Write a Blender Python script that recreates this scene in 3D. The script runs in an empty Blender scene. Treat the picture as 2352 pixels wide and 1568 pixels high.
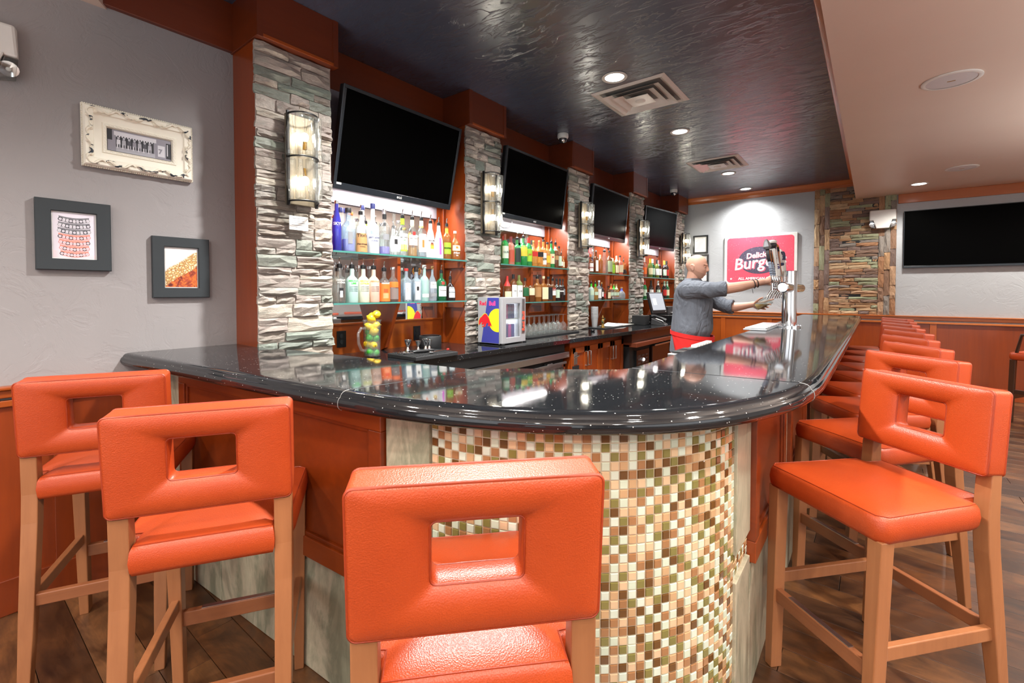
import bpy, bmesh, math, random
from mathutils import Vector, Matrix
PI = math.pi
random.seed(7)
SC = bpy.context.scene
COL = SC.collection

# ---------------------------------------------------------------- camera, world, exposure
cam = bpy.data.objects.new('camera', bpy.data.cameras.new('camera'))
COL.objects.link(cam)
YAW, PITCH = 0.6657223, -0.0235525
cam.location = (0, 0, 1.41)
cam.rotation_euler = (PI / 2 + PITCH, 0, YAW)
cam.data.sensor_width = 36.0
cam.data.lens = 36.0 * 1060.594 / 2352
cam.data.shift_x = (1176 - 1170.97) / 2352
cam.data.shift_y = (694.65 - 784) / 2352
cam.data.clip_start = 0.02
SC.camera = cam
w = bpy.data.worlds.new('world'); SC.world = w; w.use_nodes = True
w.node_tree.nodes['Background'].inputs[0].default_value = (0.95, 0.97, 1.0, 1)
w.node_tree.nodes['Background'].inputs[1].default_value = 2.0
SC.view_settings.view_transform = 'Standard'
SC.view_settings.look = 'None'
SC.view_settings.gamma = 1
SC.view_settings.use_curve_mapping = False
SC.view_settings.exposure = 0.15
cy = SC.cycles
cy.use_denoising = True
cy.max_bounces = 8; cy.diffuse_bounces = 4; cy.glossy_bounces = 4; cy.transmission_bounces = 6; cy.transparent_max_bounces = 24
cy.sample_clamp_indirect = 4.0
cy.caustics_reflective = False; cy.caustics_refractive = False
def lamp(name, kind, loc, energy, color=(1, 1, 1), size=0.1, **k):
    L = bpy.data.lights.new(name, kind); L.energy = energy; L.color = color
    if kind == 'AREA':
        L.size = size
    else:
        L.shadow_soft_size = size
    for a, v in k.items(): setattr(L, a, v)
    o = bpy.data.objects.new(name, L); o.location = loc; COL.objects.link(o)
    o['kind'] = 'helper'
    return o
CANS_DARK = [(-1.6, 1.80), (-1.6, 3.354), (-1.6, 4.9), (-1.62, 7.04), (-1.64, 8.27)]
CANS_TAN = [(.449, 7.916), (.45, 1.0), (.9, 2.0), (2.3, 2.6), (2.3, 5.2), (2.3, 7.9), (.45, -.35), (-1.2, -.35), (-2.2, -1.2), (.45, -1.9), (-1.6, -1.9), (2.0, -.6)]
for x, y in CANS_DARK:
    lamp('can_lamp', 'SPOT', (x, y, 3.055), 700 if y < 2 else 230, (1, .98, .95), .07, spot_size=2.6, spot_blend=1)
for x, y in CANS_TAN:
    lamp('can_lamp', 'SPOT', (x, y, 2.775), 260 if x > .6 else 120, (1, .95, .88), .07, spot_size=2.6, spot_blend=.6)

# added unseen fill spots, aimed up to brighten the low ceiling; no fixtures
for x, y, e in ((1.5, -.9, 360), (2.6, 2.2, 420), (2.8, 5.0, 420), (-1.2, -1.4, 220)):
    lamp('added_bounce_fill', 'SPOT', (x, y, 1.25), e, (1, .98, .96), .25, spot_size=2.5, spot_blend=1).rotation_euler = (PI, 0, 0)
# ---------------------------------------------------------------- materials
def lin(c):
    c = c / 255.0
    return c / 12.92 if c <= .04045 else ((c + .055) / 1.055) ** 2.4
def S(r, g, b): return (lin(r), lin(g), lin(b), 1)
class NT:
    def __init__(s, name):
        s.m = bpy.data.materials.new(name); s.m.use_nodes = True
        s.t = s.m.node_tree; s.n = s.t.nodes; s.b = s.n['Principled BSDF']; s.out = s.n['Material Output']
    def add(s, typ, **k):
        n = s.n.new(typ)
        for a, v in k.items():
            if a.startswith('_'): n.inputs[a[1:].replace('_', ' ')].default_value = v
            else: setattr(n, a, v)
        return n
    def ln(s, a, b): s.t.links.new(a, b)
    def coord(s, scale=(1, 1, 1), kind='Object'):
        tc = s.add('ShaderNodeTexCoord'); mp = s.add('ShaderNodeMapping'); mp.inputs['Scale'].default_value = scale
        s.ln(tc.outputs[kind], mp.inputs[0]); return mp.outputs[0]
    def noise(s, scale, detail=3, sc=(1, 1, 1), rough=.55, kind='Object', dist=0):
        n = s.add('ShaderNodeTexNoise'); n.inputs['Scale'].default_value = scale; n.inputs['Detail'].default_value = detail
        n.inputs['Roughness'].default_value = rough; n.inputs['Distortion'].default_value = dist
        s.ln(s.coord(sc, kind), n.inputs['Vector']); return n.outputs['Fac']
    def ramp(s, fac, stops, interp='LINEAR'):
        r = s.add('ShaderNodeValToRGB'); r.color_ramp.interpolation = interp
        e = r.color_ramp.elements
        while len(e) < len(stops): e.new(.5)
        for i, (p, c) in enumerate(stops): e[i].position = p; e[i].color = c if len(c) == 4 else (*c, 1)
        s.ln(fac, r.inputs[0]); return r.outputs[0]
    def mix(s, fac, a, b, typ='MIX'):
        m = s.add('ShaderNodeMix', data_type='RGBA', blend_type=typ)
        if isinstance(fac, (int, float)): m.inputs[0].default_value = fac
        else: s.ln(fac, m.inputs[0])
        for v, i in ((a, 6), (b, 7)):
            if isinstance(v, tuple): m.inputs[i].default_value = v
            else: s.ln(v, m.inputs[i])
        return m.outputs[2]
    def bump(s, h, strength=.3, dist=.01):
        b = s.add('ShaderNodeBump'); b.inputs['Strength'].default_value = strength; b.inputs['Distance'].default_value = dist
        s.ln(h, b.inputs['Height']); s.ln(b.outputs[0], s.b.inputs['Normal']); return b
    def base(s, c):
        if isinstance(c, tuple): s.b.inputs['Base Color'].default_value = c
        else: s.ln(c, s.b.inputs['Base Color'])
    def set(s, **k):
        for a, v in k.items(): s.b.inputs[a.replace('_', ' ')].default_value = v
MATS = {}
def plain(name, c, rough=.5, metal=0, **k):
    if name in MATS: return MATS[name]
    n = NT(name); n.set(Roughness=rough, Metallic=metal, **k)
    nz = n.noise(14, 2)
    n.base(n.mix(nz, tuple(v * .93 for v in c[:3]) + (1,), tuple(min(1, v * 1.06) for v in c[:3]) + (1,)))
    MATS[name] = n.m; return n.m
def emit(name, c, s):
    if name in MATS: return MATS[name]
    n = NT(name); n.set(Emission_Strength=s, Roughness=.5); n.b.inputs['Emission Color'].default_value = c; n.base(c)
    MATS[name] = n.m; return n.m
def wood(name, c1, c2, axis=2, rough=.35, fine=34, coat=.25):
    n = NT(name); sc = [1, 1, 1]; sc[axis] = .06
    a = n.noise(fine, 5, tuple(sc), .6, dist=.4); sc2 = [1, 1, 1]; sc2[axis] = .25
    b = n.noise(3.2, 3, tuple(sc2))
    oi = n.add('ShaderNodeObjectInfo')
    col = n.mix(a, c1, c2); dk = n.mix(b, tuple(v * .62 for v in c1[:3]) + (1,), tuple(min(1, v * 1.15) for v in c2[:3]) + (1,))
    col = n.mix(.5, col, dk)
    rv = n.ramp(oi.outputs['Random'], [(0, (.86, .86, .86)), (1, (1.1, 1.1, 1.1))])
    n.base(n.mix(1.0, col, rv, 'MULTIPLY')); n.set(Roughness=rough, Coat_Weight=coat, Coat_Roughness=.15); n.bump(a, .06, .002)
    MATS[name] = n.m; return n.m
def plaster(name, c1, c2, rough=.55, amt=.35, sc=(1, 1, 1)):
    n = NT(name); a = n.noise(5, 6, sc, .65, dist=1.2); b = n.noise(60, 3, sc)
    n.base(n.mix(n.noise(2.2, 3), c1, c2)); n.set(Roughness=rough)
    r = n.ramp(a, [(.42, (0, 0, 0)), (.5, (1, 1, 1)), (.62, (.8, .8, .8))])
    h = n.mix(.12, r, b); n.bump(h, amt, .006); MATS[name] = n.m; return n.m
M_GREY = plaster('grey_plaster', S(140, 136, 136), S(150, 146, 146), .6, .2)
M_FAR = plaster('pale_plaster', S(168, 171, 174), S(178, 181, 184), .5, .25)
M_DARKCEIL = plaster('dark_ceiling_plaster', S(60, 66, 84), S(76, 82, 100), .25, .26, (.9, 2.6, 1)); M_DARKCEIL.node_tree.nodes['Principled BSDF'].inputs['IOR'].default_value = 1.85
M_TAN = plaster('tan_plaster', S(218, 198, 184), S(224, 206, 192), .4, .05)
M_CHERRY = wood('cherry_wood', S(106, 38, 7), S(166, 72, 17))
M_CHERRYH = wood('cherry_wood_rail', S(120, 48, 9), S(178, 84, 22), 1)
M_CHERRYX = wood('cherry_wood_rail_across', S(150, 62, 14), S(190, 90, 26), 0)
M_CHERRYB = wood('bar_cherry_panel', S(92, 32, 6), S(146, 58, 12))
M_CHERRYBH = wood('bar_cherry_rail', S(104, 40, 7), S(156, 66, 16), 0)
M_CHERRYLIT = wood('lit_cherry_trim', S(160, 78, 24), S(206, 116, 46), 0)  # brightened cherry copy: strong downlight on the trim put into the colour
M_CHERRYLITP = wood('lit_cherry_panel', S(142, 62, 14), S(186, 92, 28))  # same for far wainscot: lit look of panels and stiles painted into the wood
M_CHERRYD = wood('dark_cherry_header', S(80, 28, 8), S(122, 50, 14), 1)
M_BEECH = wood('beech_leg', S(116, 66, 36), S(176, 116, 74), 2, .4, 46, .15)
M_BEECHX = wood('beech_rail', S(110, 60, 34), S(166, 104, 66), 0, .4, 46, .15)
M_DKWOOD = wood('dark_stool_leg', S(48, 28, 18), S(70, 42, 26))
M_PLANKS = []
for i, (a, b) in enumerate([((52, 28, 12), (104, 64, 32)), ((62, 37, 19), (116, 78, 46)), ((45, 26, 13), (90, 57, 31)), ((72, 45, 27), (124, 88, 58))]):
    n = NT('floor_plank_%d' % i); g = n.noise(40, 6, (.10, 1, 1), .7, dist=2.5); g2 = n.noise(6, 5, (.45, 1, 1), .65, dist=1.6)
    oi = n.add('ShaderNodeObjectInfo')
    c = n.mix(g, S(*a), S(*b)); d = n.ramp(g2, [(.34, (.36, .32, .28)), (.5, (.9, .86, .8)), (.66, (1.5, 1.4, 1.2))])
    c = n.mix(1.0, c, d, 'MULTIPLY'); rv = n.ramp(oi.outputs['Random'], [(0, (.8, .8, .82)), (1, (1.15, 1.12, 1.08))])
    n.base(n.mix(1, c, rv, 'MULTIPLY')); n.set(Roughness=.36, IOR=1.7); n.bump(g, .12, .002); M_PLANKS.append(n.m)
n = NT('orange_leather'); v = n.add('ShaderNodeTexVoronoi'); v.inputs['Scale'].default_value = 330; n.ln(n.coord(), v.inputs['Vector'])
nz = n.noise(7, 3); c = n.mix(nz, S(162, 56, 18), S(178, 70, 25)); n.base(c); n.set(Roughness=.4); n.bump(v.outputs['Distance'], .3, .0014); M_LEATHER = n.m
n = NT('orange_leather_top'); v = n.add('ShaderNodeTexVoronoi'); v.inputs['Scale'].default_value = 420; n.ln(n.coord(), v.inputs['Vector'])
n.base(S(150, 51, 17)); n.set(Roughness=.45); n.bump(v.outputs['Distance'], .2, .001); M_PIPING = n.m
n = NT('black_granite'); v = n.add('ShaderNodeTexVoronoi'); v.inputs['Scale'].default_value = 95; n.ln(n.coord(), v.inputs['Vector'])
d = n.ramp(v.outputs['Distance'], [(.0, (1, 1, 1)), (.13, (1, 1, 1)), (.18, (0, 0, 0))])
wn = n.add('ShaderNodeTexWhiteNoise'); n.ln(v.outputs['Position'], wn.inputs[0]); th = n.ramp(wn.outputs[0], [(.76, (0, 0, 0)), (.82, (1, 1, 1))])
sp = n.mix(1, d, th, 'MULTIPLY'); fl = n.noise(180, 2)
bc = n.mix(fl, S(14, 15, 17), S(34, 36, 39)); n.base(n.mix(sp, bc, S(190, 190, 185))); n.set(Roughness=.06, IOR=1.58); M_GRANITE = n.m
M_CAULK = plain('pale_caulk', S(150, 150, 148), .6)
def stonemat(name, pal, rough=.75):
    n = NT(name); oi = n.add('ShaderNodeObjectInfo')
    k = len(pal); c = n.ramp(oi.outputs['Random'], [(i / k, S(*p)) for i, p in enumerate(pal)], 'CONSTANT')
    a = n.noise(7, 6, (1, 1.4, .3), .68, dist=.6); b = n.noise(2.2, 3)
    c2 = n.mix(1, c, n.ramp(a, [(.3, (.66, .66, .66)), (.55, (1, 1, 1)), (.75, (1.22, 1.2, 1.16))]), 'MULTIPLY')
    c3 = n.mix(n.ramp(b, [(.52, (0, 0, 0)), (.66, (.5, .5, .5))]), c2, S(*pal[1]))
    n.base(c3); n.set(Roughness=rough); n.bump(a, .7, .008); MATS[name] = n.m; return n.m
M_STONE = stonemat('stacked_stone', [(168, 158, 148), (138, 142, 132), (178, 166, 154), (156, 146, 138), (146, 136, 126), (188, 178, 164), (128, 136, 126), (166, 154, 146), (154, 148, 140), (122, 128, 120), (182, 172, 162), (160, 148, 140)])
M_LEDGE = stonemat('ledge_stone', [(170, 130, 96), (140, 108, 86), (190, 158, 122), (132, 112, 104), (176, 138, 100), (150, 152, 122), (118, 98, 90), (198, 170, 134), (160, 116, 82), (140, 132, 124), (184, 148, 116), (130, 104, 88), (160, 168, 136)])
n = NT('onyx_slab'); a = n.noise(4.2, 6, (1.3, .42, 1), .68, dist=.7); oi = n.add('ShaderNodeObjectInfo'); b = n.noise(24, 4)
c = n.ramp(a, [(.26, S(96, 94, 76)), (.38, S(146, 142, 120)), (.5, S(182, 172, 148)), (.6, S(136, 138, 116)), (.72, S(176, 168, 144)), (.85, S(112, 116, 98))])
n.base(n.mix(.35, c, n.ramp(b, [(.3, (.6, .6, .6)), (.7, (1.1, 1.1, 1.1))]), 'MULTIPLY')); n.set(Roughness=.3); n.bump(b, .1, .002); M_ONYX = n.m
M_GROUT = plain('grout', S(186, 170, 146), .8)
TILEC = [(196, 206, 184), (206, 176, 140), (154, 110, 72), (122, 114, 62), (98, 66, 32), (188, 152, 112), (202, 210, 192)]
M_TILES = [plain('glass_tile_%d' % i, S(*c), .08, 0, Coat_Weight=.6, Coat_Roughness=.04) for i, c in enumerate(TILEC)]
M_CHROME = plain('chrome', (.82, .83, .84, 1), .07, 1)
M_STEEL = plain('brushed_steel', (.58, .59, .6, 1), .28, 1)
M_BLACK = plain('black_plastic', S(22, 23, 25), .3)
M_BLACKM = plain('black_matte', S(26, 27, 29), .6)
n = NT('tv_screen'); n.base((.0008, .0008, .0008, 1)); n.set(Roughness=.25, Specular_IOR_Level=.02); M_SCREEN = n.m
M_WHITE = plain('white_plastic', S(226, 226, 222), .4)
M_CREAM = plain('cream_paint', S(240, 236, 220), .5)
M_PAPER = plain('white_paper', S(236, 236, 234), .7)
M_FRAME = plain('charcoal_frame', S(36, 43, 47), .5)
M_BRONZE = plain('bronze_plate', S(112, 102, 86), .4, .5)
M_IRON = plain('black_iron', S(28, 28, 30), .45, .6)
M_BRASS = plain('brass', S(176, 136, 66), .3, 1)
M_RUBBER = plain('black_rubber', S(30, 31, 33), .7)
M_RED = plain('red_cloth', S(214, 34, 32), .8)
n = NT('mirror'); n.base((.86, .87, .88, 1)); n.set(Metallic=1, Roughness=.02); M_MIRROR = n.m
M_CANLIGHT = emit('can_light_lens', (1, .98, .95, 1), 14)
M_BULB = emit('lamp_bulb', (1, .93, .82, 1), 30)
M_LED = emit('led_strip', (1, .95, .92, 1), 9)
def glassy(name, c, diff=.12, tint=1.0, rough=.03, emitless=True):
    """thin bottle glass: tinted see-through body, a little scattered colour, fresnel gloss"""
    if name in MATS: return MATS[name]
    n = NT(name); tr = n.add('ShaderNodeBsdfTransparent')
    l2 = n.add('ShaderNodeLayerWeight'); l2.inputs[0].default_value = .5
    n.ln(n.ramp(l2.outputs['Facing'], [(.35, c), (.8, tuple(v * .72 for v in c[:3]) + (1,)), (1, tuple(v * .3 for v in c[:3]) + (1,))]), tr.inputs[0])
    di = n.add('ShaderNodeBsdfDiffuse'); di.inputs[0].default_value = c
    gl = n.add('ShaderNodeBsdfGlossy'); gl.inputs[0].default_value = (1, 1, 1, 1); gl.inputs[1].default_value = rough
    m1 = n.add('ShaderNodeMixShader'); m1.inputs[0].default_value = diff; n.ln(tr.outputs[0], m1.inputs[1]); n.ln(di.outputs[0], m1.inputs[2])
    lw = n.add('ShaderNodeLayerWeight'); lw.inputs[0].default_value = .32
    rp = n.ramp(lw.outputs['Facing'], [(0, (.06, .06, .06)), (.6, (.13, .13, .13)), (1, (.55, .55, .55))])
    m2 = n.add('ShaderNodeMixShader'); n.ln(rp, m2.inputs[0]); n.ln(m1.outputs[0], m2.inputs[1]); n.ln(gl.outputs[0], m2.inputs[2])
    n.ln(m2.outputs[0], n.out.inputs[0]); n.n.remove(n.b); MATS[name] = n.m; return n.m
M_GLASS = glassy('clear_glass', (.93, .96, .95, 1), .05)
M_SHELFGLASS = glassy('shelf_glass', (.86, .94, .91, 1), .03)
M_SHELFEDGE = plain('green_glass_edge', S(70, 130, 122), .15)

# ---------------------------------------------------------------- mesh builder
class MB:
    def __init__(s): s.v = []; s.f = []; s.mi = []
    def add(s, vs, fs, mi=0):
        o = len(s.v); s.v += [tuple(p) for p in vs]
        for f in fs: s.f.append([i + o for i in f]); s.mi.append(mi)
        return s
    def box(s, x0, y0, z0, x1, y1, z1, mi=0):
        v = [(x0, y0, z0), (x1, y0, z0), (x1, y1, z0), (x0, y1, z0), (x0, y0, z1), (x1, y0, z1), (x1, y1, z1), (x0, y1, z1)]
        return s.add(v, [(0, 3, 2, 1), (4, 5, 6, 7), (0, 1, 5, 4), (1, 2, 6, 5), (2, 3, 7, 6), (3, 0, 4, 7)], mi)
    def hexa(s, bot, top, mi=0):
        return s.add(list(bot) + list(top), [(0, 3, 2, 1), (4, 5, 6, 7), (0, 1, 5, 4), (1, 2, 6, 5), (2, 3, 7, 6), (3, 0, 4, 7)], mi)
    def beam(s, a, b, wa, wb=None, up=(0, 0, 1), mi=0, ha=None, hb=None):
        a, b = Vector(a), Vector(b); d = (b - a).normalized(); up = Vector(up)
        if abs(d.dot(up)) > .98: up = Vector((0, 1, 0))
        r = d.cross(up).normalized(); u = r.cross(d).normalized(); wb = wa if wb is None else wb
        ha = wa if ha is None else ha; hb = (wb if hb is None else hb) if ha is None else (ha if hb is None else hb)
        q = lambda c, w_, h_: [c - r * w_ / 2 - u * h_ / 2, c + r * w_ / 2 - u * h_ / 2, c + r * w_ / 2 + u * h_ / 2, c - r * w_ / 2 + u * h_ / 2]
        A, B = q(a, wa, ha), q(b, wb, hb)
        return s.add(A + B, [(0, 1, 2, 3), (7, 6, 5, 4), (0, 4, 5, 1), (1, 5, 6, 2), (2, 6, 7, 3), (3, 7, 4, 0)], mi)
    def loft(s, rings, closed_u=True, caps=True, mi=0, closed_v=False):
        n = len(rings[0]); vs = [p for r in rings for p in r]; fs = []
        m = len(rings)
        for i in range(m if closed_v else m - 1):
            for j in range(n if closed_u else n - 1):
                k = (j + 1) % n; i2 = (i + 1) % m
                fs.append((i * n + j, i * n + k, i2 * n + k, i2 * n + j))
        if caps and not closed_v and closed_u:
            fs.append(tuple(reversed(range(n)))); fs.append(tuple((m - 1) * n + j for j in range(n)))
        return s.add(vs, fs, mi)
    def lathe(s, prof, n=20, c=(0, 0, 0), mi=0, a0=0, a1=2 * PI, axis='z'):
        full = abs(a1 - a0 - 2 * PI) < 1e-6
        m = n if full else n + 1
        rings = []
        for r, z in prof:
            ring = []
            for j in range(m):
                a = a0 + (a1 - a0) * j / n; p = (max(r, 1e-5) * math.cos(a), max(r, 1e-5) * math.sin(a), z)
                if axis == 'x': p = (p[2], p[0], p[1])
                if axis == 'y': p = (p[1], p[2], p[0])
                ring.append((p[0] + c[0], p[1] + c[1], p[2] + c[2]))
            rings.append(ring)
        return s.loft(rings, full, False, mi)
    def tube(s, pts, r, n=8, closed=False, mi=0, radii=None):
        pts = [Vector(p) for p in pts]; rings = []; m = len(pts); prev = None
        for i, p in enumerate(pts):
            a = pts[(i - 1) % m] if (closed or i > 0) else p; b = pts[(i + 1) % m] if (closed or i < m - 1) else p
            d = (b - a).normalized()
            if prev is None:
                up = Vector((0, 0, 1)) if abs(d.z) < .9 else Vector((1, 0, 0)); u = d.cross(up).normalized()
            else:
                u = (prev - d * prev.dot(d)).normalized()
            prev = u; w_ = d.cross(u); rr = radii[i] if radii else r
            rings.append([tuple(p + (u * math.cos(2 * PI * k / n) + w_ * math.sin(2 * PI * k / n)) * rr) for k in range(n)])
        return s.loft(rings, True, not closed, mi, closed)
    def prism(s, poly, z0, z1, mi=0, fr=lambda x, y, z: (x, y, z)):
        n = len(poly)
        vs = [fr(x, y, z0) for x, y in poly] + [fr(x, y, z1) for x, y in poly]
        return s.add(vs, [tuple(reversed(range(n))), tuple(range(n, 2 * n))] + [(i, (i + 1) % n, n + (i + 1) % n, n + i) for i in range(n)], mi)
    def ball(s, c, r, n=12, m=8, sc=(1, 1, 1), mi=0):
        prof = [(r * math.sin(PI * i / m), -r * math.cos(PI * i / m)) for i in range(m + 1)]
        o = len(s.v); s.lathe(prof, n, (0, 0, 0), mi)
        for i in range(o, len(s.v)):
            p = s.v[i]; s.v[i] = (p[0] * sc[0] + c[0], p[1] * sc[1] + c[1], p[2] * sc[2] + c[2])
        return s
    def xf(s, M, start=0):
        for i in range(start, len(s.v)): s.v[i] = tuple(M @ Vector(s.v[i]))
        return s
    def mesh(s, name, mats, smooth=None):
        me = bpy.data.meshes.new(name); me.from_pydata(s.v, [], s.f)
        for m in (mats if isinstance(mats, (list, tuple)) else [mats]): me.materials.append(m)
        me.polygons.foreach_set('material_index', s.mi)
        bm = bmesh.new(); bm.from_mesh(me); bmesh.ops.remove_doubles(bm, verts=bm.verts, dist=2e-5); bmesh.ops.recalc_face_normals(bm, faces=bm.faces); bm.to_mesh(me); bm.free()
        if smooth:
            me.polygons.foreach_set('use_smooth', [True] * len(me.polygons)); me.set_sharp_from_angle(angle=math.radians(smooth))
        return me
    def obj(s, name, mats, parent=None, smooth=None, bevel=0, loc=None):
        o = bpy.data.objects.new(name, s.mesh(name, mats, smooth)); COL.objects.link(o)
        if parent is not None: o.parent = parent
        if loc: o.location = loc
        if bevel:
            b = o.modifiers.new('edge', 'BEVEL'); b.width = bevel; b.segments = 2; b.limit_method = 'ANGLE'; b.harden_normals = False
        return o
def tag(o, label, cat, group=None):
    o['label'] = label; o['category'] = cat
    if group: o['group'] = group
    return o
def thing(name, label, cat, loc=(0, 0, 0), rz=0, group=None, M=None):
    o = bpy.data.objects.new(name, None); COL.objects.link(o); o.empty_display_size = .1
    if M is not None: o.matrix_world = M
    else: o.location = loc; o.rotation_euler = (0, 0, rz)
    return tag(o, label, cat, group)
def struct(o): o['kind'] = 'structure'; return o
def root(name, M=None):
    o = bpy.data.objects.new(name, None); COL.objects.link(o)
    if M is not None: o.matrix_world = M
    return struct(o)
def inst(src, name, parent, loc=(0, 0, 0), rot=(0, 0, 0), sc=(1, 1, 1)):
    o = bpy.data.objects.new(name, src); COL.objects.link(o); o.parent = parent; o.location = loc; o.rotation_euler = rot; o.scale = sc; return o
def dup(r, loc, rz, label=None, group=None):
    c = r.copy(); COL.objects.link(c); c.location = loc; c.rotation_euler = (0, 0, rz)
    if label: c['label'] = label
    if group: c['group'] = group
    for ch in list(r.children):
        k = ch.copy(); COL.objects.link(k); k.parent = c
        for g in list(ch.children):
            q = g.copy(); COL.objects.link(q); q.parent = k
    return c
def frame(o, u, v):
    u, v = Vector(u).normalized(), Vector(v).normalized(); n = u.cross(v)
    M = Matrix((u, v, n)).transposed().to_4x4(); M.translation = Vector(o); return M
def WL(y, z, x=-2.971): return frame((x, y, z), (0, 1, 0), (0, 0, 1))     # on the left / back-bar wall
def WF(x, z, y=8.62): return frame((x, y, z), (1, 0, 0), (0, 0, 1))       # on the far wall
TXT = {}
def text(body, size, m, parent, loc=(0, 0, 0), ext=.0006, shear=0, bold=0, name='lettering', align='CENTER', sx=1.0, cyl=None, arc=None, space=1.0):
    """flat printed lettering in the local xy plane (optionally wrapped on a cylinder or bent on an arc)"""
    cu = bpy.data.curves.new('t', 'FONT'); cu.body = body; cu.size = size; cu.align_x = align; cu.align_y = 'CENTER'; cu.shear = shear; cu.offset = bold; cu.extrude = ext; cu.resolution_u = 2; cu.space_character = space
    t = bpy.data.objects.new('t', cu); me = bpy.data.meshes.new_from_object(t); bpy.data.objects.remove(t); bpy.data.curves.remove(cu)
    for v in me.vertices:
        x, y, z = v.co; x *= sx
        if arc: y += -arc * x * x
        if cyl:
            r, a0 = cyl; a = a0 + x / r; v.co = ((r + z) * math.cos(a), (r + z) * math.sin(a), y)
        else: v.co = (x, y, z)
    me.materials.clear(); me.materials.append(m); me.name = name
    o = bpy.data.objects.new(name, me); COL.objects.link(o); o.parent = parent; o.location = loc
    return o
# ---------------------------------------------------------------- room shell
XW, YF, ZC, ZS = -2.971, 8.62, 3.075, 2.79
def sobj(mb, name, mats, parent=None, bevel=0, smooth=None): return struct(mb.obj(name, mats, parent, smooth, bevel)) if parent is None else mb.obj(name, mats, parent, smooth, bevel)
# floor: sub-floor and separate planks laid across the room
fl = sobj(MB().box(-3.05, -4.2, -.08, 5.2, 8.7, -.012), 'floor', M_BLACKM)
PW = .142
rows = []
rnd = random.Random(3)
y = -.9; r = 0
near, far = [], MB()
cand = []
while y < 8.62:
    x = -2.97 - rnd.uniform(0, 1.1)
    while x < 4.6:
        L = rnd.choice([.92, 1.08, 1.22]); x0, x1 = max(x, -2.965), min(x + L, 4.6)
        if x1 - x0 > .04:
            cx_, cy_ = (x0 + x1) / 2, y + PW / 2
            hidden = (-2.2 < x0 and x1 < -.36 and y > 1.0)
            fwd = -math.sin(YAW) * cx_ + math.cos(YAW) * cy_
            cand.append((fwd, hidden, x0, x1, y))
        x += L
    y += PW; r += 1
cand.sort(key=lambda c: (c[0] < .1 or c[1], c[0]))
npl = 0
TILT = math.radians(0)
for fwd, hidden, x0, x1, y in cand:
    g = .0012; zt = -rnd.uniform(0, .0006)
    if npl < 296 and fwd > .1 and not hidden:
        m = MB().box(x0 + g, y + g, -.012, x1 - g, y + PW - g, zt).obj('plank', M_PLANKS[rnd.randrange(4)], fl, bevel=.0012); npl += 1
    else:
        far.box(x0 + g, y + g, -.012, x1 - g, y + PW - g, zt, rnd.randrange(4))
o = far.obj('distant_planks', M_PLANKS, fl); o['kind'] = 'stuff'
# walls
sobj(MB().box(XW - .12, -3.2, 0, XW, YF + .12, 3.2), 'wall_left', M_GREY)
sobj(MB().box(XW, YF, 0, 4.75, YF + .12, 3.2), 'wall_back', M_FAR)
sobj(MB().box(4.6, -3.2, 0, 4.72, -2.2, 3.2).box(4.6, 3.2, 0, 4.72, YF, 3.2).box(4.6, -2.2, 2.6, 4.72, 3.2, 3.2).box(4.6, -2.2, 0, 4.72, 3.2, .9), 'wall_right', M_FAR)
sobj(MB().box(XW, -3.32, 0, -2.4, -3.2, 3.2).box(3.4, -3.32, 0, 4.72, -3.2, 3.2).box(-2.4, -3.32, 2.6, 3.4, -3.2, 3.2).box(-2.4, -3.32, 0, 3.4, -3.2, .35), 'wall_front', M_FAR)
# dark raised ceiling over the bar and the lower tan ceiling around it
SX = -.215
sobj(MB().box(XW, .3, ZC, SX + .6, YF, ZC + .1), 'ceiling', M_DARKCEIL)
tan = MB()
edge = [(XW, .585), (-2.6, .35), (-2.2, .25), (-1.0, .25), (-.5, .5), (-.3, .9), (SX, 1.5), (SX, YF)]
out = [(XW, -3.3), (4.7, -3.3), (4.7, YF)]
poly = edge + [(4.7, YF), (4.7, -3.3), (XW, -3.3)]
tan.prism(poly, ZS, ZC + .1)
sobj(tan, 'ceiling_lower', M_TAN)
# cove moulding up the face of the step, and crown on the far wall
def profile_run(pts, prof, name, mat, par=None, flip=1):
    """sweep a 2-D profile (offset, z) along a polyline on plan"""
    rings = []
    for i, p in enumerate(pts):
        p = Vector(p); a = Vector(pts[max(i - 1, 0)]); b = Vector(pts[min(i + 1, len(pts) - 1)])
        d = (b - a).normalized(); nrm = Vector((-d.y, d.x)) * flip
        rings.append([(p.x + nrm.x * q, p.y + nrm.y * q, z) for q, z in prof])
    return MB().loft(rings).obj(name, mat, par, 35)
crown = [(0, ZC), (.075, ZC), (.07, ZC - .012), (.055, ZC - .02), (.035, ZC - .045), (.022, ZC - .06), (.022, ZC - .072), (.012, ZC - .08), (.012, ZC - .094), (0, ZC - .1)]
struct(profile_run([(SX, 1.5), (SX, YF - .02)], crown, 'trim_1', M_CHERRYLIT, flip=1))
struct(profile_run([(SX, YF), (-2.66, YF)], crown, 'trim_2', M_CHERRYLIT, flip=1))
o = sobj(MB().box(.27, YF - .025, 2.66, 4.6, YF, ZS), 'trim_3', M_CHERRYLIT, bevel=.004)
# fascia board along the top of the left wall, running behind the columns
sobj(MB().box(XW, .2, 2.80, XW + .03, 8.03, ZC), 'trim_4', M_CHERRYD, bevel=.003)
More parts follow.
